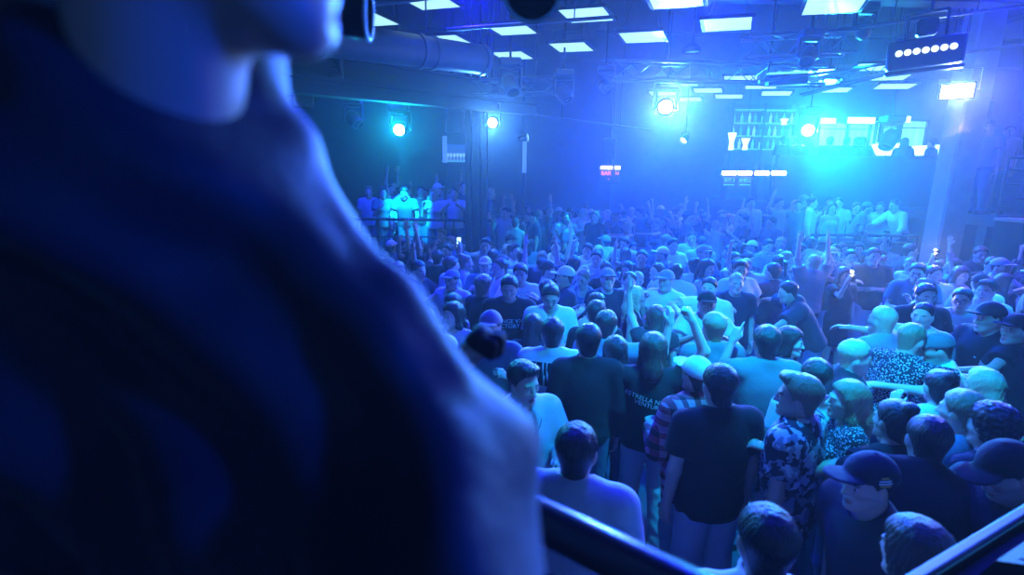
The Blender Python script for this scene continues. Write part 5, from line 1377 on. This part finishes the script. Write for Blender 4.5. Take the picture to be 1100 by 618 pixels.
# ------------------------------------------------------------------ balcony, rail, podium
struct('floor_balcony', MB().box((-3.2, -.85, .6), (10.4, 3.3, 1.2), bev=.01), WOODM)
pa, pb = atZ(545, 541, 2.3), atZ(745, 640, 2.3); dd = (pb - pa).normalized()
A = pa - dd * 2.2; B = pb + dd * .35
railing((A.x, A.y), (B.x, B.y), 5, 1.2, 2.3, 'thick dark balcony rail blurred across the lower edge', (), 'balcony_railing')
r = bpy.data.objects['balcony_railing']
for ch in list(r.children):
    if ch.name.startswith('handrail'):
        q0 = Vector((A.x, A.y, 0)); MB().cyl(Vector((0, 0, 1.1)), Vector((B.x, B.y, 0)) - q0 + Vector((0, 0, 1.1)), .034, 20).build('handrail', mat('rail_gloss', (.05, .05, .06), .25), r); bpy.data.objects.remove(ch)
L = (B - A).length; M = Matrix.Translation((Vector((B.x, B.y, 0)) - Vector((A.x, A.y, 0))) / 2 + Vector((0, 0, .53))) @ (B - A).to_track_quat('X', 'Z').to_matrix().to_4x4()
MB().box((0, -.02, 0), (L, .02, .98), M).build('solid_panel', GLASSD, r)
ZB = 1.88
q1, q2 = atZ(985, 618, ZB), atZ(1100, 548, ZB); dd = (q2 - q1); dd.z = 0; dd.normalize(); nn_ = Vector((dd.y, -dd.x, 0))
q1 = q1 - dd * .5; Lp = 2.6
M = Matrix((dd, -nn_, Vector((0, 0, 1)))).transposed().to_4x4(); M.translation = q1
struct('floor_booth', MB().box((Lp / 2, -.62, -ZB / 2 - .02), (Lp, 1.2, ZB - .04), M), mat('booth_top', (.012, .012, .014), .6))
r = empty('booth_edge', (q1.x, q1.y, 0), 0, 'pale blue edge board capping the raised booth at the lower corner', 'edge board')
Me = Matrix.Translation(-Vector((q1.x, q1.y, 0))) @ M
MB().box((Lp / 2, .0, -.008), (Lp, .026, .022), Me, bev=.004).build('edge_profile', mat('edge_alloy', (.42, .52, .56), .4, .3), r)
MB().box((Lp / 2, .0, -ZB / 2 - .013), (Lp, .022, ZB - .024), Me).build('board', DARKW, r)
c = atZ(1050, 612, ZB - .02); r = empty('floor_monitor', (c.x, c.y, ZB - .04), 0, 'dark wedge monitor lying on the raised booth at the lower corner', 'loudspeaker'); Mz = M.copy(); Mz.translation = (0, 0, 0)
w = .36
vs_ = [(0, 0, 0), (0, -.30, 0), (0, -.27, .20), (0, -.03, .07), (w, 0, 0), (w, -.30, 0), (w, -.27, .20), (w, -.03, .07)]
MB().add(vs_, [(0, 1, 2, 3), (7, 6, 5, 4), (0, 3, 7, 4), (3, 2, 6, 7), (2, 1, 5, 6), (1, 0, 4, 5)], False, Mz).build('cabinet', mat('monitor_black', (.008, .008, .009), .7), r)
MB().add([(.03, -.055, .0835), (.03, -.25, .189), (w - .03, -.25, .189), (w - .03, -.055, .0835)], [(0, 1, 2, 3)], False, Matrix.Translation((0, 0, .004)) @ Mz).build('grille', mat('monitor_grille', (.014, .014, .016), .7), r)
# ------------------------------------------------------------------ the jacketed person close to the lens
fg = Body(dict())
D = lambda x, y, d: np.array(atD(x, y, d))
fg.head = D(212, -172, .50)
fw = np.array((.93, .30, -.12)); fw /= np.linalg.norm(fw); upv = nrm(np.array((.08, .05, 1)) - fw * (np.array((.08, .05, 1)) @ fw)); rt_ = np.cross(fw, upv)
fg.Rh = np.stack([rt_, fw, upv], 1)
nb = D(165, 80, .56)
SH = D(268, 236, .56); EL = D(484, 500, .50); FA = D(448, 720, .42)
LSH = D(-110, 200, .86); LEL = D(200, 540, 1.16); WR = D(486, 402, 1.0)
fg.wri[1] = WR; fg.hf[1] = nrm(D(528, 345, .97) - WR); fg.hk[1] = 'fist'
n_ = np.array((.55, -.05, -.65)); fg.hn[1] = nrm(n_ - fg.hf[1] * (n_ @ fg.hf[1]))
TC = D(60, 420, .88); PV = np.array((TC[0] - .05, TC[1] + .02, 2.0)); 
def core(P, g):
    d = ell(P, TC, (.24 + g, .17 + g, .36 + g))
    d = smin(d, seg(P, D(-60, 75, .66), D(185, 140, .58), .030 + g, .030 + g), .06)
    d = smin(d, seg(P, D(40, 190, .68), D(230, 240, .60), .06 + g, .055 + g), .08)
    d = smin(d, seg(P, D(170, 330, .80), D(390, 700, .64), .135 + g, .13 + g), .12)
    d = smin(d, ell(P, PV, (.19 + g, .15 + g, .22 + g)), .1)
    return d
def fg_jacket(P):
    d = core(P, .030)
    arm = seg(P, SH, EL, .070, .074); arm = smin(arm, seg(P, EL, FA, .072, .062), .03)
    d = smin(d, arm, .15)
    la = smin(seg(P, LSH, LEL, .07, .06), seg(P, LEL, WR - fg.hf[1] * .02, .058, .044), .03); d = smin(d, la, .05)
    d = smin(d, ell(P, nb + np.array([-.03, .0, -.085]), (.15, .125, .085)), .04)
    c = np.abs(seg(P, nb + np.array([0, 0, -.02]), nb + np.array([.02, .02, .05]), .082, .075)) - .010
    c = smax(c, P[:, 2] - f32(nb[2] + .035), .01); c = smax(c, f32(nb[2] - .06) - P[:, 2], .01); d = smin(d, c, .02)
    d = smax(d, 1.93 - P[:, 2], .02)
    for pts, r in (((D(190, 92, .53), D(262, 190, .50), D(320, 280, .472), D(405, 385, .445), D(470, 490, .43)), .021), ((D(330, 205, .53), D(420, 310, .47), D(488, 400, .45)), .012), ((D(330, 265, .47), D(300, 330, .50), D(250, 380, .56)), .012), ((D(500, 520, .44), D(470, 600, .40)), .012), ((D(110, 150, .62), D(160, 260, .62), D(178, 420, .64)), .014)):
        for a_, b_ in zip(pts[:-1], pts[1:]): d = smin(d, seg(P, a_, b_, r, r), .03)
    # long soft folds dragging from the shoulder to the elbow and down the back
    ax = nrm(EL - SH).astype(f32); sd = np.cross(ax, np.array((.1, -1, .1))).astype(f32)
    q = P - SH.astype(f32); t = q @ ax; s_ = q @ sd
    d = d + np.sin(s_ * 62 + np.sin(t * 11) * 1.3) * f32(.0075) + np.sin(t * 38 + s_ * 22) * f32(.0045) * np.clip(t * 5, 0, 1)
    return d + np.sin(P[:, 0] * 26 + np.sin(P[:, 2] * 9) * 1.5) * f32(.006)
def fg_body(P):
    d = core(P, .0)
    d = smin(d, seg(P, nb - np.array([0, 0, .08]), fg.head + fg.Rh @ np.array([0, -.02, -.05]), .062, .056), .04)
    d = fg.masked(P, d, fg.head, .27, lambda p: fg.headsdf(p)[0], .03)
    arm = smin(seg(P, SH, EL, .05, .04), seg(P, EL, FA, .04, .03), .02); d = smin(d, arm, .03)
    d = smin(d, smin(seg(P, LSH, LEL, .05, .04), seg(P, LEL, WR, .04, .028), .02), .03)
    d = fg.masked(P, d, WR + fg.hf[1] * .09, .2, lambda p: fg.hand(p, 1), .012)
    d = smin(d, fg_legs(P, 0), .06)
    return d
LG = {e: (PV + np.array([.1 * e, 0, -.02]), np.array([PV[0] + .11 * e, PV[1] + .03, 1.66]), np.array([PV[0] + .12 * e, PV[1] - .02, 1.26])) for e in (-1, 1)}
def fg_legs(P, g):
    d = None
    for e in (-1, 1):
        a, k, n = LG[e]; q = smin(seg(P, a, k, .085 + g, .058 + g), seg(P, k, n, .056 + g, .04 + g), .02)
        q = smin(q, seg(P, n + np.array([0, -.03, -.02]), n + np.array([.02 * e, .18, -.03]), .036, .028), .02)
        d = q if d is None else np.minimum(d, q)
    return d
def fg_trousers(P):
    d = smin(fg_legs(P, .015), ell(P, PV, (.20, .165, .2)), .05)
    return smax(smax(d, P[:, 2] - 2.05, .01), 1.30 - P[:, 2], .01)
lo = np.array((-1.15, -.25, 1.19)); hi = np.array((.30, 1.45, 3.35))
PVz = PV
jobs = dict(body=(fg_body, lo, hi, .007), jacket=(fg_jacket, lo, hi, .008), hair=(lambda P: fg.hair(P, 'short'), fg.head - .25, fg.head + .25, .006),
            glove=(lambda P: smax(fg.hand(P, 1) - .004, .070 - ((P - WR.astype(f32)) @ fg.hf[1].astype(f32)), .004), WR - .25, WR + .25, .005), trousers=(fg_trousers, lo, np.array((.3, 1.45, 2.3)), .012))
for e, k in ((1, 'shoe_a'), (-1, 'shoe_b')):
    n = LG[e][2]
    jobs[k] = (lambda P, n=n, e=e: smax(smin(seg(P, n + np.array([0, -.03, -.02]), n + np.array([.02 * e, .18, -.03]), .046, .038), seg(P * np.array([1, 1, 1.6], f32), np.array([n[0], n[1] - .03, 1.22 * 1.6]), np.array([n[0] + .02 * e, n[1] + .2, 1.22 * 1.6]), .05, .045) * .6, .01), 1.202 - P[:, 2], .004), n - .3, n + .35, .009)
with ThreadPoolExecutor(4) as ex:
    res = dict(zip(jobs, ex.map(lambda a: mesh_sdf(*a, slack=.05), jobs.values())))
basep = np.array((PV[0], PV[1], 1.2)); root = None
for k, (V, Q) in res.items():
    me = np_mesh(PARTNAME.get(k, k), V - basep, Q, fg.tint(V) if k == 'body' else None)
    me.materials.append({'body': skin(0), 'hair': hairm('dark'), 'jacket': mat('jacket_cloth', (.035, .037, .045), .62, bump=.2, bscale=45, spec=.4, sheen=.15), 'glove': mat('glove_cloth', (.01, .01, .012), .8), 'trousers': fabric('charcoal')}.get(k, fabric('black')))
    o = bpy.data.objects.new(PARTNAME.get(k, k), me); link(o, root)
    if root is None: root = o; o.location = basep
tag(root, 'person in a dark soft jacket filling the view beside the balcony rail, head turned aside', 'person')

# ------------------------------------------------------------------ camera and render look
cd = bpy.data.cameras.new('camera'); cam = bpy.data.objects.new('camera', cd); COL.objects.link(cam)
cam.matrix_world = CAM_M
cd.sensor_fit = 'HORIZONTAL'; cd.sensor_width = 36; cd.lens = FPX / W * 36; cd.clip_start = .02; cd.clip_end = 200
cd.dof.use_dof = True; cd.dof.focus_distance = 5.5; cd.dof.aperture_fstop = 1.5
SC.camera = cam
wd = bpy.data.worlds.new('world'); SC.world = wd; wd.use_nodes = True
wd.node_tree.nodes['Background'].inputs[0].default_value = (0, 0, 0, 1); wd.node_tree.nodes['Background'].inputs[1].default_value = 0
vs = SC.view_settings; vs.view_transform = 'Standard'; vs.look = 'None'; vs.gamma = 1; vs.exposure = 0.0; vs.use_curve_mapping = False
SC.cycles.max_bounces = 5; SC.cycles.diffuse_bounces = 2; SC.cycles.glossy_bounces = 2; SC.cycles.transmission_bounces = 2; SC.cycles.volume_bounces = 0
SC.cycles.sample_clamp_indirect = 4; SC.cycles.use_denoising = True
